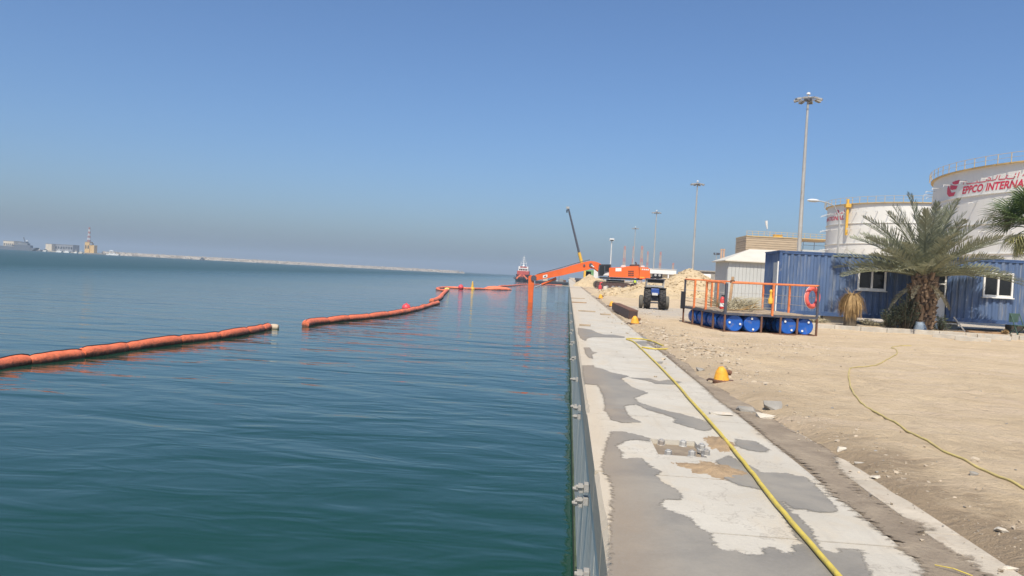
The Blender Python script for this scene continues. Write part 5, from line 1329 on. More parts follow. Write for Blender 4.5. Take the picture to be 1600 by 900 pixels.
for (x, y, z, sx, sy, sz, m_) in ((0.5, 3, 2.0, 3.0, 3, 1.1, 'dark_rust'), (4.8, 2, 2.3, 2.2, 2, 1.6, 'concrete_block'), (6.6, 3, 2.0, 1.4, 2, 1.1, 'rust'), (2.8, 2, 1.9, 1.2, 1.6, 0.8, 'galv')):
    MB().box((x, y, z), (sx, sy, sz), bev=0.08).build('deck_gear', M[m_], bg)
for x in (-5.0, -1.6, 3.6): MB().tube([(x, 2, 1.4), (x, 2, 5.6)], 0.12, 6).build('spud_pole', M['rust'], bg)

# ================================================================== FAR SHORE: ships, boats, sheds, tower
YF = 1085.0
def FX(px, py, dy=0.0): p = aty(px, py, YF+dy); return p
px2m = YF/F
def farbox(px0, py0, px1, py1, dy, depth, zbot=None):
    a, b_ = aty(px0, py1, YF+dy), aty(px1, py0, YF+dy); z0 = WATER+1.0 if zbot is None else zbot
    z1 = aty((px0+px1)/2, py0, YF+dy).z
    return MB().box(((a.x+b_.x)/2, YF+dy+depth/2, (z0+z1)/2), (abs(b_.x-a.x), depth, z1-z0))
def farbuilding(name, label, px0, py0, px1, py1, dy, depth, m_, win=0, cat='building'):
    mb = farbox(px0, py0, px1, py1, dy, depth); xs_ = [v[0] for v in mb.v]; zs_ = [v[2] for v in mb.v]
    x0, x1, z0, z1 = min(xs_), max(xs_), min(zs_), max(zs_)
    t = thing(name, label, cat, ((x0+x1)/2, YF+dy, z0))
    w, h = x1-x0, z1-z0
    MB().box((0, depth/2, h/2), (w, depth, h)).build('wall', M[m_], t); MB().box((0, depth/2, h+0.2), (w+0.6, depth+0.6, 0.4)).build('roof', M['grey_far'], t)
    for i in range(win): MB().box((-w/2+w*(i+0.5)/win, -0.06, h*0.55), (w/win*0.5, 0.1, h*0.3)).build('window', M['glass'], t)
    return t
farbuilding('far_building', 'cream block with a stepped roof behind the grey naval ship', 5, 376.5, 21.5, 385, 60, 18, 'cream', 5)
farbuilding('far_building', 'pale end of the long far shed, right of the naval ship', 71, 381, 81, 391, 52, 14, 'cream', 0)
farbuilding('far_building', 'long grey far shed between the naval ship and the ochre tower', 81.5, 382.2, 114, 392.5, 60, 16, 'grey_far', 8)
tb = farbuilding('harbour_tower', 'ochre harbour tower building under a red and white lattice mast', 132, 378, 140, 394, 40, 8, 'ochre', 2)
x0 = aty(144.5, 390, YF+42).x-tb.location.x; zt_ = aty(143, 383, YF+42).z-tb.location.z
MB().box((x0-0.3, 5, zt_/2), (6.6, 8, zt_)).build('annex', M['ochre'], tb)
MB().box((x0-2, 3, zt_+1.6), (3.2, 5, 3.0)).build('annex_top', M['grey_far'], tb)
lt = MB(); zb_ = aty(135, 378, YF+40).z-tb.location.z; zt2 = aty(135.5, 355, YF+40).z-tb.location.z
H_ = zt2-zb_; nseg = 7
def lattice(parent, base, w0, w1, H, nseg, mats, name='mast_section'):
    for k in range(nseg):
        b = MB(); za, zb2 = H*k/nseg, H*(k+1)/nseg; wa, wb = w0+(w1-w0)*k/nseg, w0+(w1-w0)*(k+1)/nseg
        ca = [(sx*wa/2, sy*wa/2, za) for sx, sy in ((-1, -1), (1, -1), (1, 1), (-1, 1))]; cb_ = [(sx*wb/2, sy*wb/2, zb2) for sx, sy in ((-1, -1), (1, -1), (1, 1), (-1, 1))]
        th = max(w0*0.10, 0.12)
        for i in range(4):
            j = (i+1) % 4; A = [Vector(base)+Vector(q) for q in (ca[i], cb_[i], ca[j], cb_[j])]
            b.bar(A[0], A[1], th); b.bar(A[0], A[3], th*0.7); b.bar(A[2], A[1], th*0.7); b.bar(A[1], A[3], th*0.7)
        b.build(name, M[mats[k % len(mats)]], parent)
lattice(tb, (0, 4, zb_), 3.4, 1.2, H_, nseg, ('lattice_red', 'white'))
# grey naval ship
p = FX(26, 388); ns = thing('naval_ship', 'grey naval ship lying at the far left quay', 'ship', (FX(26, 388, -30).x, YF-30, WATER))
k_ = (YF-30)/F
b = MB(); L = 62*k_; pr = [(-L/2-6, 5.4), (L/2-6, 4.2), (L/2+2, 4.8), (L/2-5, -0.5), (-L/2-6, -0.5)]
b.prism([(x, 0, z) for x, z in pr], (0, 9, 0)).build('hull', M['navy_grey'], ns)
for (x0, x1, z0, z1, m_) in ((-5, 22, 4.2, 7.4, 'navy_grey'), (0, 17, 7.4, 10, 'grey_far'), (6, 14, 10, 12, 'navy_grey'), (-20, -9, 5, 6.6, 'grey_far')):
    MB().box(((x0+x1)/2*k_, 4.5, (z0+z1)/2*1.05), ((x1-x0)*k_, 6, (z1-z0)*1.05), bev=0.2).build('superstructure', M[m_], ns)
MB().bar((10*k_, 4.5, 12), (7.5*k_, 4.5, 19), 1.0, 0.8).build('mast', M['navy_grey'], ns)
MB().sphere((13.5*k_, 4.5, 13.6), 1.1, 10, 8).build('radome', M['white'], ns, smooth=True)
# small craft
def boat(px, wpx, label, hull_m, cab_m, dy=-15, canopy=False):
    X = FX(px, 394, dy).x; L = wpx*(YF+dy)/F
    t = thing('moored_boat', label, 'boat', (X, YF+dy, WATER), group='small boats moored along the far shore')
    MB().prism([(-L/2, 0, 1.5), (L/2, 0, 2.0), (L/2-1.5, 0, -0.3), (-L/2+0.6, 0, -0.3)], (0, 3.4, 0)).build('hull', M[hull_m], t)
    MB().box((-L*0.08, 1.7, 2.7), (L*0.42, 2.6, 2.0), bev=0.15).build('cabin', M[cab_m], t)
    MB().box((-L*0.08, 0.38, 2.9), (L*0.3, 0.05, 0.6)).build('window', M['glass'], t)
    MB().tube([(-L*0.08, 1.7, 3.6), (-L*0.1, 1.7, 6.5)], 0.12, 6).build('mast', M['white'], t)
    if canopy: MB().box((-L*0.12, 1.7, 6.2), (L*0.3, 2.6, 1.6), bev=0.3).build('flybridge', M['white'], t)
    return t
for (px, w, lab, hm, cm, cn) in ((61, 8, 'dark boat moored just right of the naval ship', 'navy_grey', 'white', False), (70, 6, 'small pale boat moored at the left end of the long shed', 'white', 'grey_far', False), (92, 10, 'white boat with a mast moored in front of the long shed', 'white', 'white', False),
                                 (104, 10, 'low white boat moored at the right end of the long shed', 'white', 'white', False), (118, 6, 'small white boat left of the ochre tower', 'white', 'cream', False), (126, 7, 'pale boat close beside the ochre tower', 'cream', 'white', False), (176, 22, 'white motor yacht right of the ochre tower', 'white', 'white', True), (316, 7, 'lone dark dinghy far out off the breakwater', 'navy_grey', 'navy_grey', False)):
    boat(px, w, lab, hm, cm, canopy=cn)
# lattice legs of far rigs behind the excavator
for (px, pt, w, lab) in ((976.5, 384.5, 5.0, 'leftmost tan lattice rig leg above the excavator'), (990.5, 385, 4.5, 'tan lattice rig leg beside the farthest floodlight mast'), (1003.5, 384.5, 5.5, 'tan lattice rig leg over the back of the excavator'),
                         (1012.5, 393, 3.6, 'shorter tan lattice rig leg left of the third floodlight mast'), (1032.5, 393.5, 4.2, 'tan lattice rig leg above the white low building'), (1052, 411, 4.0, 'short tan lattice rig leg at the right end of the white building')):
    Yr = 620.0; p = aty(px, pt, Yr); t = thing('rig_leg', lab, 'lattice tower', (p.x, Yr, 0), group='lattice legs of far rigs')
    lattice(t, (0, 0, 0), w*Yr/F*0.9, w*Yr/F*0.42, p.z, 9, ('lattice_tan', 'lattice_tan', 'lattice_red'), 'lattice_section')
# white low building behind
p0, p1 = aty(1013, 421, 300), aty(1056, 437, 300)
wb = thing('white_building', 'low white building with an open front beyond the sand mound', 'building', ((p0.x+p1.x)/2, 300, 0))
w = p1.x-p0.x
MB().box((0, 4, 5.6), (w, 8, 1.8)).build('fascia', M['white'], wb); MB().box((0, 5, 2.3), (w-0.6, 6, 4.6)).build('wall', M['cream'], wb)
MB().box((0, 4, 6.58), (w+0.4, 8.4, 0.14)).build('roof', M['white_metal'], wb)
for i in range(5): MB().box((-w/2+0.5+i*(w-1)/4, 0.4, 2.35), (0.45, 0.5, 4.7)).build('column', M['white'], wb)
for i in range(4): MB().box((-w/2+0.5+(i+0.5)*(w-1)/4, 1.95, 2.2), (1.4, 0.06, 2.2)).build('window', M['glass'], wb)

# ================================================================== PALMS
def frond_mesh(L, rise, droop, nl, leaf, seed, name='frond', width=0.026):
    rg2 = random.Random(seed); b = MB()
    def c(q): return Vector((L*q*(1-0.10*droop*q*q), 0, L*(rise*q-droop*q*q)))
    n_ = 12; pts = [c(i/n_) for i in range(n_+1)]
    MB_ = b.tube(pts, [0.035*(1-0.85*i/n_)+0.004 for i in range(n_+1)], 5)
    for i in range(nl):
        q = 0.12+0.88*(i+0.5)/nl; p = c(q); t = (c(min(1, q+0.02))-c(q-0.02)).normalized()
        up_ = Vector((-t.z, 0, t.x))
        env = math.sin(math.pi*min(1, (q-0.05)*0.9+0.12))**0.6
        for s in (-1, 1):
            l_ = leaf*env*rg2.uniform(0.8, 1.12); fwd = 0.50+0.55*q
            d_ = (t*fwd+Vector((0, s, 0))*(0.95-0.3*q)+up_*(0.5+rg2.uniform(-0.35, 0.35))).normalized()
            w = width*rg2.uniform(0.8, 1.2); side = d_.cross(up_).normalized()*w
            mid = p+d_*l_*0.5+up_*0.01; tip = p+d_*l_-Vector((0, 0, 0.10*l_))
            b.add([p-side*0.5, p+side*0.5, mid+side, mid-side, tip], [(0, 1, 2, 3), (3, 2, 4)])
    return b.mesh(name, fixn=False)
def place_frond(me, parent, loc_, az, el, roll, s=1.0, name='frond'):
    o = bpy.data.objects.new(name, me); col.objects.link(o); o.parent = parent
    o.location = loc_; o.scale = (s, s, s)
    o.rotation_euler = (Matrix.Rotation(az, 3, 'Z') @ Matrix.Rotation(-el, 3, 'Y') @ Matrix.Rotation(roll, 3, 'X')).to_euler()
    return o
YP = 32.6
pb, pc = aty(1440, 507, YP), aty(1440, 436, YP)
dp = thing('date_palm', 'stout date palm with dusty grey green fronds in front of the cabins', 'date palm', (pb.x, YP, 0.16))
hT = pc.z-0.16
b = MB().lathe([(0.44, -0.05), (0.40, 0.1), (0.36, 0.5), (0.38, 1.0), (0.44, hT-0.3), (0.42, hT+0.1), (0.25, hT+0.4)], n=18); b.build('trunk', M['palm_trunk'], dp, smooth=True)
bootm = MB().add([(-0.075, 0, 0), (0.075, 0, 0), (0.05, 0.03, 0.16), (-0.05, 0.03, 0.16), (-0.07, -0.08, 0.0), (0.07, -0.08, 0.0), (0.035, -0.14, 0.20), (-0.035, -0.14, 0.20)], [(0, 1, 2, 3), (4, 7, 6, 5), (0, 4, 5, 1), (1, 5, 6, 2), (2, 6, 7, 3), (3, 7, 4, 0)]).mesh('leaf_stub'); bootm.materials.append(M['palm_boot'])
for row in range(14):
    z = 0.1+row*(hT+0.05)/14; rr = 0.36+0.06*row/14
    for k in range(11):
        a = 2*math.pi*(k+0.5*(row % 2)+0.15*row)/11
        o = bpy.data.objects.new('leaf_stub', bootm); col.objects.link(o); o.parent = dp; s = rng.uniform(0.75, 1.15)
        o.location = (math.cos(a)*rr, math.sin(a)*rr, z); o.rotation_euler = (rng.uniform(-0.35, 0.45), rng.uniform(-0.35, 0.35), a+math.pi/2+rng.uniform(-0.25, 0.25)); o.scale = (s, s, s*rng.uniform(0.8, 1.8)); o.location.z += rng.uniform(-0.05, 0.05)
FR = {'up': [frond_mesh(3.2, 0.04, 0.16, 42, 0.60, s, width=0.022) for s in (1, 2, 3)], 'mid': [frond_mesh(3.45, 0.06, 0.26, 44, 0.62, s, width=0.022) for s in (4, 5, 6)], 'low': [frond_mesh(3.3, 0.12, 0.30, 42, 0.60, s, width=0.023) for s in (7, 8)]}
for k in FR:
    for m_ in FR[k]: m_.materials.append(M['palm_leaf'])
old = [frond_mesh(2.3, 0.02, 0.42, 46, 0.42, s) for s in (11, 12)]
for m_ in old: m_.materials.append(M['palm_leaf_old'])
top = Vector((0, 0, hT+0.1))
for k in range(10): place_frond(FR['up'][k % 3], dp, top+Vector((0, 0, 0.1)), k*2.399+0.3, R(rng.uniform(62, 84)), rng.uniform(-0.4, 0.4), rng.uniform(0.86, 1.08))
for k in range(26): place_frond(FR['mid'][k % 3], dp, top, k*2.399, R(rng.uniform(34, 58)), rng.uniform(-0.4, 0.4), rng.uniform(0.88, 1.08))
for k in range(20): place_frond(FR['low'][k % 2], dp, top-Vector((0, 0, 0.08)), k*2.399+1.0, R(rng.uniform(8, 30)), rng.uniform(-0.4, 0.4), rng.uniform(0.85, 1.05))
for (az, el) in ((3.05, 14), (-0.05, 12), (3.35, 8), (0.2, 16), (-0.35, 8), (2.85, 22)): place_frond(FR['low'][0], dp, top-Vector((0, 0, 0.05)), az, R(el), rng.uniform(-0.3, 0.3), 1.08)
for k in range(9): place_frond(old[k % 2], dp, top-Vector((0, 0, 0.25)), k*2.399+0.6, R(rng.uniform(-30, -5)), rng.uniform(-0.4, 0.4), rng.uniform(0.45, 0.75), 'dry_frond')

# dead little fan palm with a straw skirt
YD = 31.9; p = aty(1328, 506, YD)
dd = thing('dead_palm', 'small dead palm with a hanging straw coloured skirt against the blue cabin', 'palm', (p.x, YD, 0.12)); dd.scale = (0.92, 0.92, 0.95)
MB().lathe([(0.30, -0.05), (0.27, 0.1), (0.26, 0.5), (0.22, 1.05), (0.1, 1.35)], n=14).build('trunk', M['twig'], dd, smooth=True)
def blade_mesh(n_, L, seed, spread=0.16):
    rg2 = random.Random(seed); b = MB()
    for i in range(n_):
        a = rg2.uniform(-1, 1)*spread*3; l_ = L*rg2.uniform(0.7, 1.1); w = 0.009*rg2.uniform(0.7, 1.4)
        P = [Vector((0, 0, 0)), Vector((0.30*l_, a*0.25*l_, 0.14*l_)), Vector((0.52*l_, a*0.5*l_, -0.16*l_)), Vector((0.60*l_, a*0.65*l_, -0.80*l_))]
        off = Vector((rg2.uniform(-.04, .04), rg2.uniform(-.04, .04), rg2.uniform(-.05, .05))); s = Vector((0.3*w, w, 0))
        vs = []
        for k, q in enumerate(P): f_ = (0.7, 1, 1, 0.3)[k]; vs += [q+off-s*f_, q+off+s*f_]
        b.add(vs, [(0, 1, 3, 2), (2, 3, 5, 4), (4, 5, 7, 6)])
    return b.mesh('straw_leaf', fixn=False)
bl = [blade_mesh(34, 0.85, s) for s in (1, 2, 3)]
for m_ in bl: m_.materials.append(M['straw'])
for k in range(26):
    o = bpy.data.objects.new('straw_leaf', bl[k % 3]); col.objects.link(o); o.parent = dd
    o.location = (0, 0, 1.28+rng.uniform(-0.16, 0.06)); o.rotation_euler = (0, rng.uniform(-0.25, 0.2), k*2.399); s = rng.uniform(0.8, 1.1); o.scale = (s, s, s)
for k in range(9):
    a = k*2.399; el = rng.uniform(0.5, 1.2); l_ = rng.uniform(0.35, 0.55)
    MB().tube([(0, 0, 1.28), (math.cos(a)*math.cos(el)*l_, math.sin(a)*math.cos(el)*l_, 1.28+math.sin(el)*l_)], [0.018, 0.006], 5).build('dry_stalk', M['straw'], dd)

# green fan palm behind the right cabin
YG = 40.0
pc = aty(1607, 358, YG)
fp = thing('fan_palm', 'green fan palm with drooping yellowed leaves at the right edge, behind the cabin', 'fan palm', (pc.x+0.4, YG, 0.16))
hF = pc.z-0.16
MB().tube([(0, 0, -0.1), (0.0, 0, hF*0.5), (-0.1, 0, hF-0.2), (-0.15, 0, hF+0.2)], [0.34, 0.28, 0.26, 0.15], 14).build('trunk', M['palm_trunk'], fp, smooth=True)
def fan_mesh(Lp, Rf, seed, droop=0.25, n_=34):
    rg2 = random.Random(seed); b = MB()
    b.tube([(0, 0, 0), (Lp*0.5, 0, 0.06), (Lp, 0, 0.0)], [0.035, 0.026, 0.02], 5)
    for i in range(n_):
        a = -2.1+4.2*(i+0.5)/n_; l_ = Rf*(0.72+0.28*math.cos(a*0.7))*rg2.uniform(0.9, 1.08); w = 0.028*Rf
        ca, sa = math.cos(a), math.sin(a); d_ = Vector((ca, sa, 0)); s = Vector((-sa, ca, 0))*w
        z1 = 0.05*Rf*(1 if i % 2 else -1)*0.2-droop*0.1*Rf
        P0 = Vector((Lp, 0, 0)); P1 = P0+d_*l_*0.55+Vector((0, 0, z1)); P2 = P0+d_*l_*0.85+Vector((0, 0, -droop*0.4*l_)); P3 = P0+d_*l_+Vector((0, 0, -droop*0.95*l_))
        b.add([P0-s*0.15, P0+s*0.15, P1+s, P1-s, P2+s*0.5, P2-s*0.5, P3], [(0, 1, 2, 3), (3, 2, 4, 5), (5, 4, 6)])
    return b.mesh('fan_leaf', fixn=False)
fm = [fan_mesh(1.1, 1.2, s, 0.22) for s in (1, 2, 3)]; fy_ = [fan_mesh(1.0, 0.95, s, 0.7) for s in (5, 6)]
for m_ in fm: m_.materials.append(M['fan_green'])
for m_ in fy_: m_.materials.append(M['fan_yellow'])
for k in range(24):
    place_frond(fm[k % 3], fp, (-0.12, 0, hF+0.1), k*2.399+0.4, R(rng.uniform(8, 78)), rng.uniform(-0.5, 0.5), rng.uniform(0.85, 1.15), 'fan_leaf')
for k in range(13):
    place_frond(fy_[k % 2], fp, (-0.1, 0, hF-0.05), k*2.399+1.2, R(rng.uniform(-55, -8)), rng.uniform(-0.5, 0.5), rng.uniform(0.8, 1.05), 'yellow_fan_leaf')
for (az, el) in ((3.2, 4), (3.6, -14), (2.9, 25), (3.9, 10)): place_frond(fy_[0] if el < 0 else fm[0], fp, (-0.12, 0, hF), az, R(el), 0.2, 1.15, 'fan_leaf')

# shrubs round the palm foot
def shrub(name, label, c, rx, h, ns, seed, m_='shrub_leaf'):
    rg2 = random.Random(seed); t = thing(name, label, 'shrub', c)
    b = MB(); st = MB()
    for i in range(ns):
        a = rg2.uniform(0, 6.28); rr = rx*rg2.random()**0.6; hh = h*rg2.uniform(0.55, 1.05)*(1-0.35*(rr/rx))
        P = [Vector((math.cos(a)*rr*0.3, math.sin(a)*rr*0.3, 0)), Vector((math.cos(a)*rr*0.7, math.sin(a)*rr*0.7, hh*0.55)), Vector((math.cos(a)*rr*1.05, math.sin(a)*rr*1.05, hh))]
        st.tube(P, [0.010, 0.007, 0.003], 4)
        for k in range(26):
            q = rg2.uniform(0.2, 1.0); p = P[0].lerp(P[1], q*2) if q < 0.5 else P[1].lerp(P[2], q*2-1)
            az = rg2.uniform(0, 6.28); el = rg2.uniform(0.1, 1.1); d_ = Vector((math.cos(az)*math.cos(el), math.sin(az)*math.cos(el), math.sin(el)))
            l_ = rg2.uniform(0.07, 0.14); s = d_.orthogonal().normalized()*0.011
            b.add([p, p+d_*l_*0.5+s, p+d_*l_, p+d_*l_*0.5-s], [(0, 1, 2, 3)])
    b.build('leaves', M[m_], t, fixn=False); st.build('stems', M['twig'], t)
    return t
for (px, py, rx, h, ns, lab) in ((1416, 508, 0.62, 1.75, 150, 'tallest dull green shrub at the left foot of the date palm'), (1391, 507, 0.45, 1.0, 60, 'sparse low shrub between the dead palm and the date palm'), (1470, 508, 0.4, 0.75, 26, 'thin shrub before the white door, right of the palm trunk')):
    p = aty(px, py, YP-0.15); shrub('shrub', lab, (p.x, YP-0.15, 0.15), rx, h, ns, int(px))
# dry weeds under the cabin
for i, (px, lab) in enumerate(((1270, 'dry weed tuft under the open end of the left cabin'), (1362, 'dry weed tuft under the window of the left cabin'))):
    p = aty(px, 500, 33.6); shrub('weed_tuft', lab, (p.x, 33.6, 0.15), 0.7, 0.34, 45, 40+i, 'palm_leaf_old')

# ================================================================== KERB, LOOSE THINGS
kerb = tag(empty('kerb', (9.3, 31.55, 0)), 'low concrete kerb in front of the cabins', kind='structure')
for k in range(14):
    MB().box((0.5+k*1.0, rng.uniform(-0.015, 0.015), 0.09), (0.985, 0.16, 0.26), rz=rng.uniform(-0.01, 0.01), bev=0.015).build('kerb_stone', M['kerb_stone'], kerb)
for i, (px, py, rz_, lab) in enumerate(((1484, 527, -0.5, 'pale loose kerb stone lying slantwise near the right cabin'), (1520, 531, -0.42, 'pale loose kerb stone nearest the lower right corner of the yard'), (1553, 529, -0.3, 'grey loose kerb stone behind the other loose ones'), (1583, 529, 1.2, 'short upright loose kerb stone at the right edge'))):
    p = atz(px, py, 0.1); solo('loose_kerb_stone', MB().box((p.x, p.y, sand_z(p.x, p.y)+0.07), (1.1 if i < 3 else 0.5, 0.17, 0.16 if i < 3 else 0.3), rz=rz_, bev=0.015), M['kerb_stone'], lab, 'kerb stone', (p.x, p.y, sand_z(p.x, p.y)))
p = atz(1437, 521, 0.05)
sk = thing('rubble_sack', 'grey blue woven sack slumped at the foot of the date palm', 'sack', (p.x, p.y, sand_z(p.x, p.y)))
b = MB().lathe([(0.20, 0.0), (0.25, 0.05), (0.255, 0.18), (0.22, 0.32), (0.19, 0.40), (0.15, 0.44)], n=18)
b.v = [(v[0]*(1+0.16*noise.noise(Vector((v[0]*6, v[1]*6, v[2]*6)))), v[1]*(1+0.16*noise.noise(Vector((v[0]*6, v[1]*6, v[2]*6+4)))), v[2]*(1+0.1*noise.noise(Vector((v[0]*5, v[1]*5, 2))))) for v in b.v]
b.build('body', M['bag_blue'], sk, smooth=True); MB().tube([(math.cos(a)*0.17, math.sin(a)*0.17, 0.43+0.015*math.sin(3*a)) for a in [2*math.pi*j/16 for j in range(16)]], 0.022, 6, closed=True).build('rolled_hem', M['bag_blue'], sk, smooth=True)
p = atz(1472, 521, 0.05); solo('grey_block', MB().box((p.x, p.y, sand_z(p.x, p.y)+0.1), (0.26, 0.2, 0.24), rz=0.3, bev=0.02).box((p.x+0.28, p.y+0.1, sand_z(p.x, p.y)+0.07), (0.24, 0.2, 0.16), rz=0.1, bev=0.02), M['concrete_block'], 'small broken grey block right of the woven sack', 'block', (p.x, p.y, 0.03))
p = aty(1490, 503, 33.0)
tb_ = thing('steel_frame', 'leaning galvanised steel frame in front of the right cabin', 'frame', (p.x, 32.7, 0.16))
MB().bar((-0.15, 0, 0.62), (0.30, -0.1, 0.02), 0.05).build('leg', M['galv'], tb_); MB().bar((-1.0, 0, 0.36), (0.05, 0, 0.34), 0.04).build('rail', M['galv'], tb_); MB().bar((-0.95, 0, 0.36), (-0.95, 0, 0.0), 0.04).build('leg', M['galv'], tb_)
for i, (y, ln_, z) in enumerate(((32.1, 1.9, 0.2), (32.3, 1.6, 0.25), (32.2, 2.2, 0.16))):
    q = aty(1530, 515, y); solo('timber', MB().box((q.x+0.3*i, y, z), (ln_, 0.12, 0.06), rz=0.06*i-0.05), M['wood'], ('longest', 'short upper', 'low front')[i]+' grey board lying behind the kerb by the right cabin', 'board', (q.x+0.3*i, y, 0.16))
p = aty(1591, 508, 32.6)
ch = thing('garden_chair', 'dark green folding chair at the right edge in front of the cabin', 'chair', (p.x, 32.6, 0.16), 0.3)
MB().box((0, 0, 0.42), (0.46, 0.42, 0.04), bev=0.01).build('seat', M['chair_green'], ch); MB().box((-0.03, 0.2, 0.72), (0.44, 0.04, 0.36), bev=0.01).build('backrest', M['chair_green'], ch)
for (a, b_) in (((-0.22, -0.24, 0), (-0.22, 0.2, 0.9)), ((0.22, -0.24, 0), (0.22, 0.2, 0.9)), ((-0.19, 0.26, 0), (-0.19, -0.18, 0.44)), ((0.19, 0.26, 0), (0.19, -0.18, 0.44))): MB().bar(a, b_, 0.03).build('leg', M['chair_green'], ch)
p = aty(1571, 512, 32.2); shrub('weed_tuft', 'small dry brown weed stub under the right cabin', (p.x, 32.2, 0.15), 0.12, 0.3, 14, 77, 'straw')

# broken concrete lumps and rubbish on the sand
def lump(c, s, seed, sub=2):
    bm = bmesh.new(); bmesh.ops.create_icosphere(bm, subdivisions=sub, radius=1.0)
    for v in bm.verts:
        n_ = v.co.normalized(); k = 1+0.28*noise.noise(n_*1.6+Vector((seed, 0, 0)))+0.12*noise.noise(n_*4+Vector((0, seed, 0)))
        co = n_*k; co.z = max(-0.35, min(0.62, co.z)); v.co = Vector((c[0]+co.x*s[0], c[1]+co.y*s[1], c[2]+co.z*s[2]))
    bm.verts.index_update(); b = MB(); b.add([v.co[:] for v in bm.verts], [[v.index for v in f.verts] for f in bm.faces]); bm.free(); return b
def lump_px(name, px, py, s, seed, m_, label, cat, rz=0):
    p = atz(px, py, 0.02); z = max(sand_z(p.x, p.y), 0.0) if p.x > 1.9 else 0.0
    c_ = chunk(seed, 16, 0.8)
    return solo(name, MB().add([(p.x+q[0]*s[0], p.y+q[1]*s[1], z+s[2]*(0.45+q[2])) for q in c_.v], c_.f), M[m_], label, cat, (p.x, p.y, z))
lump_px('concrete_lump', 1167, 641, (0.14, 0.07, 0.06), 1, 'concrete_block', 'long grey concrete lump lying left of the pale crumpled cloth', 'rubble')
lump_px('concrete_lump', 1207, 642, (0.13, 0.10, 0.085), 5, 'concrete_block', 'squarish grey concrete lump behind the pale crumpled cloth', 'rubble')
lump_px('concrete_lump', 1125, 644, (0.17, 0.13, 0.035), 9, 'kerb_stone', 'flat pale mortar crust left of the concrete lumps, on the slab', 'rubble')
lump_px('crumpled_cloth', 1197, 651, (0.12, 0.07, 0.05), 12, 'cloth_pale', 'pale crumpled cloth beside the grey concrete lumps', 'cloth')
lump_px('paper_scrap', 1314, 706, (0.045, 0.03, 0.035), 15, 'cloth_pale', 'upright pale stone chip at the slab edge with a thin flake in front', 'stone chip')
lump_px('stone_flake', 1342, 724, (0.06, 0.02, 0.012), 18, 'kerb_stone', 'thin flat grey flake at the slab edge', 'stone flake')
lump_px('stone_flake', 1368, 745, (0.045, 0.03, 0.02), 22, 'cloth_pale', 'pale flake with a tan edge at the slab edge', 'stone flake')
lump_px('crumpled_paper', 1567, 832, (0.05, 0.035, 0.025), 25, 'cloth_pale', 'crumpled pale paper on the dirt near the lower right edge', 'paper')
lump_px('crumpled_paper', 1576, 884, (0.055, 0.03, 0.02), 29, 'cloth_pale', 'torn pale paper in the lower right corner', 'paper')
lump_px('grey_stone', 1519, 751, (0.05, 0.035, 0.025), 33, 'concrete_block', 'grey stone lying just below the dusty yellow hose', 'stone')
lump_px('pale_stone', 1523, 733, (0.045, 0.03, 0.03), 37, 'stone', 'pale stone touching the dusty yellow hose', 'stone')
lump_px('sand_lump', 1411, 818, (0.055, 0.035, 0.006), 41, 'white', 'flat white spill on the dark mud strip', 'spill')
lump_px('dark_stone', 1095, 580, (0.09, 0.06, 0.05), 45, 'concrete_block', 'grey stone by the pale rubble left of the nearest bollard', 'stone')
p0, p1 = atz(1461, 880, 0.03), atz(1520, 897, 0.03)
solo('straw_stick', MB().tube([(p0.x, p0.y, 0.02), ((p0.x+p1.x)/2, (p0.y+p1.y)/2, 0.03), (p1.x, p1.y, 0.02)], 0.0035, 6), M['hose_yellow'], 'thin yellow stick lying on the dark mud strip', 'stick', (p0.x, p0.y, 0.02))
for (px, py, s, sd, lab) in ((1124, 693, (0.17, 0.36, 0.05), 3, 'brown sand heap against the right side of the bolt pit'), (1118, 734, (0.27, 0.26, 0.04), 8, 'flat brown sand spill below the bolt pit, beside the hose')):
    p = atz(px, py, 0.0); rg2 = random.Random(sd); b = MB(); n_ = 44
    for j in range(n_+1):
        for i in range(n_+1):
            u, v = -1.3+2.6*i/n_, -1.3+2.6*j/n_; ang = math.atan2(v, u)
            rr = math.hypot(u, v)/(1+0.42*noise.noise(Vector((math.cos(ang)*1.6+sd, math.sin(ang)*1.6, 0)))+0.26*noise.noise(Vector((math.cos(ang)*5, math.sin(ang)*5, sd))))
            b.v.append((p.x+u*s[0], p.y+v*s[1], s[2]*(max(-0.3, (1-rr)*abs(1-rr)**0.35)+0.28*noise.noise(Vector((u*3, v*3, sd)))*smooth(1.1, 0.6, rr)+0.12*noise.noise(Vector((u*9, v*9, sd))))))
    for j in range(n_):
        for i in range(n_): b.f.append((j*(n_+1)+i, j*(n_+1)+i+1, (j+1)*(n_+1)+i+1, (j+1)*(n_+1)+i))
    o = solo('sand_heap', b, M['wet_sand'], lab, 'sand heap', (p.x, p.y, 0.0), smooth=True)
# boards and rust stains of old timber on the far quay
for (px, py, w, m_, lab) in ((914, 507.8, 0.36, 'plank', 'short tan timber lying across the quay edge, nearest of those timbers'), (905, 472.5, 0.9, 'wood', 'reddish brown timber lying across the far quay edge'), (917, 486, 0.8, 'plank', 'weathered timber lying on the quay left of the steel beam'), (903, 466, 1.0, 'plank', 'thin grey timber lying across the quay beyond the reddish one'), (946, 491, 0.45, 'plank', 'short ochre timber scrap on the slab left of the steel beam')):
    p = atz(px, py, 0.03); solo('timber', MB().box((p.x, p.y, 0.03), (w, 0.16, 0.05), rz=rng.uniform(-0.1, 0.1), bev=0.006), M[m_], lab, 'timber', (p.x, p.y, 0.004))
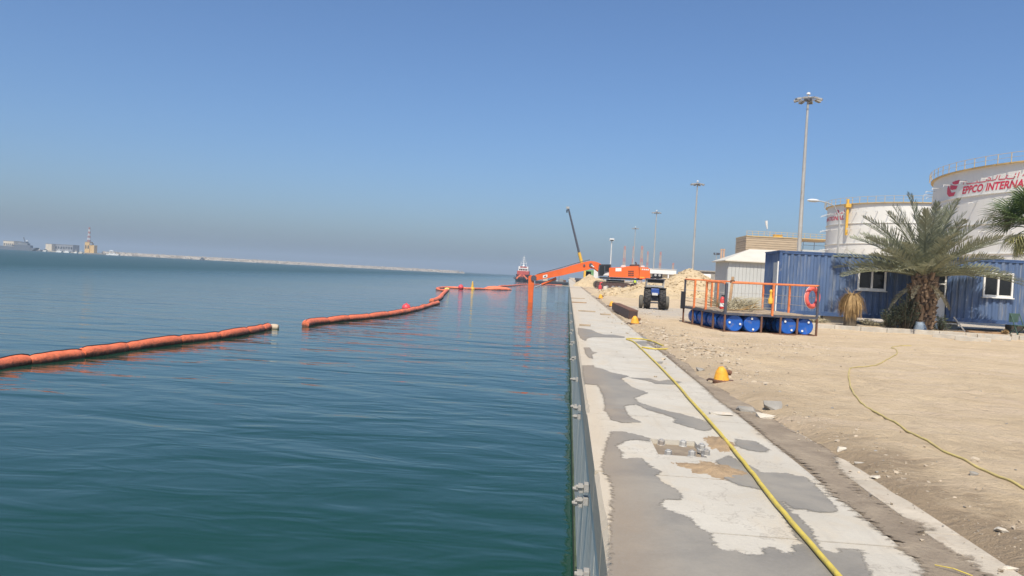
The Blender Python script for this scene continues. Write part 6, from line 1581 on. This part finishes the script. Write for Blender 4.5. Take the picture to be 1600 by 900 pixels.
# loose stones along the slab edge, on the sand and by the pontoon
variants = [chunk(40+s, 11, 0.65) for s in range(6)]
st = MB(); rg2 = random.Random(99)
def scatter(n_, fx, fy_, smin, smax):
    for i in range(n_):
        x, y = fx(), fy_(); s = smin*(smax/smin)**(rg2.random()**2.2); e = edge_x(y)
        z = sand_z(x, y) if x > e+0.05 else 0.008
        v = variants[rg2.randrange(6)]; a = rg2.uniform(0, 6.28); ca, sa = math.cos(a)*s, math.sin(a)*s
        st.add([(x+q[0]*ca-q[1]*sa, y+q[0]*sa+q[1]*ca, z+q[2]*s+s*0.1) for q in v.v], v.f)
scatter(420, lambda: rg2.gauss(2.62, 0.28), lambda: rg2.uniform(3.5, 9.5), 0.005, 0.026)
scatter(520, lambda: rg2.gauss(2.5, 0.5), lambda: rg2.uniform(12, 26), 0.008, 0.06)
scatter(620, lambda: rg2.uniform(2.6, 9), lambda: rg2.uniform(4, 26), 0.005, 0.024)
scatter(420, lambda: rg2.gauss(2.75, 0.35), lambda: rg2.gauss(18.5, 2.2), 0.012, 0.085)
scatter(260, lambda: rg2.gauss(2.35, 0.25), lambda: rg2.uniform(20, 30), 0.012, 0.08)
scatter(300, lambda: rg2.uniform(2.3, 12), lambda: rg2.uniform(26, 44), 0.015, 0.07)
scatter(260, lambda: rg2.uniform(3.0, 6.5), lambda: rg2.gauss(20.5, 1.6), 0.012, 0.06)
scatter(200, lambda: rg2.uniform(1.3, 2.3), lambda: rg2.uniform(22, 70), 0.01, 0.06)
scatter(160, lambda: rg2.uniform(9.5, 20), lambda: rg2.uniform(31.7, 33.2), 0.02, 0.07)
stones_a = st; st = MB()
scatter(260, lambda: rg2.uniform(2.4, 9.5), lambda: rg2.uniform(4.5, 26), 0.006, 0.022)
scatter(130, lambda: rg2.gauss(2.5, 0.3), lambda: rg2.uniform(4.5, 22), 0.006, 0.03)
tag(st.build('dark_grit', M['concrete_block'], fixn=False), 'dark grit and litter scattered over the sand', kind='stuff')
st = stones_a
tag(st.build('loose_stones', M['stone'], smooth=False, fixn=False), 'small stones and grit scattered over the sand', kind='stuff')

# ================================================================== HAZE over the harbour
hz = MB().box((-800, 3150, 28.0), (11700, 6960, 72)).build('haze', None)
hm = bpy.data.materials.new('haze'); hm.use_nodes = True
hn = hm.node_tree.nodes; hl = hm.node_tree.links
for n_ in list(hn):
    if n_.type == 'BSDF_PRINCIPLED': hn.remove(n_)
pv = hn.new('ShaderNodeVolumePrincipled'); pv.inputs['Color'].default_value = (0.57, 0.70, 0.83, 1); pv.inputs['Density'].default_value = 0.00036; pv.inputs['Anisotropy'].default_value = 0.0
hl.new(pv.outputs[0], hn['Material Output'].inputs['Volume'])
hz.data.materials.append(hm); tag(hz, 'thin pale haze over the harbour', kind='stuff')
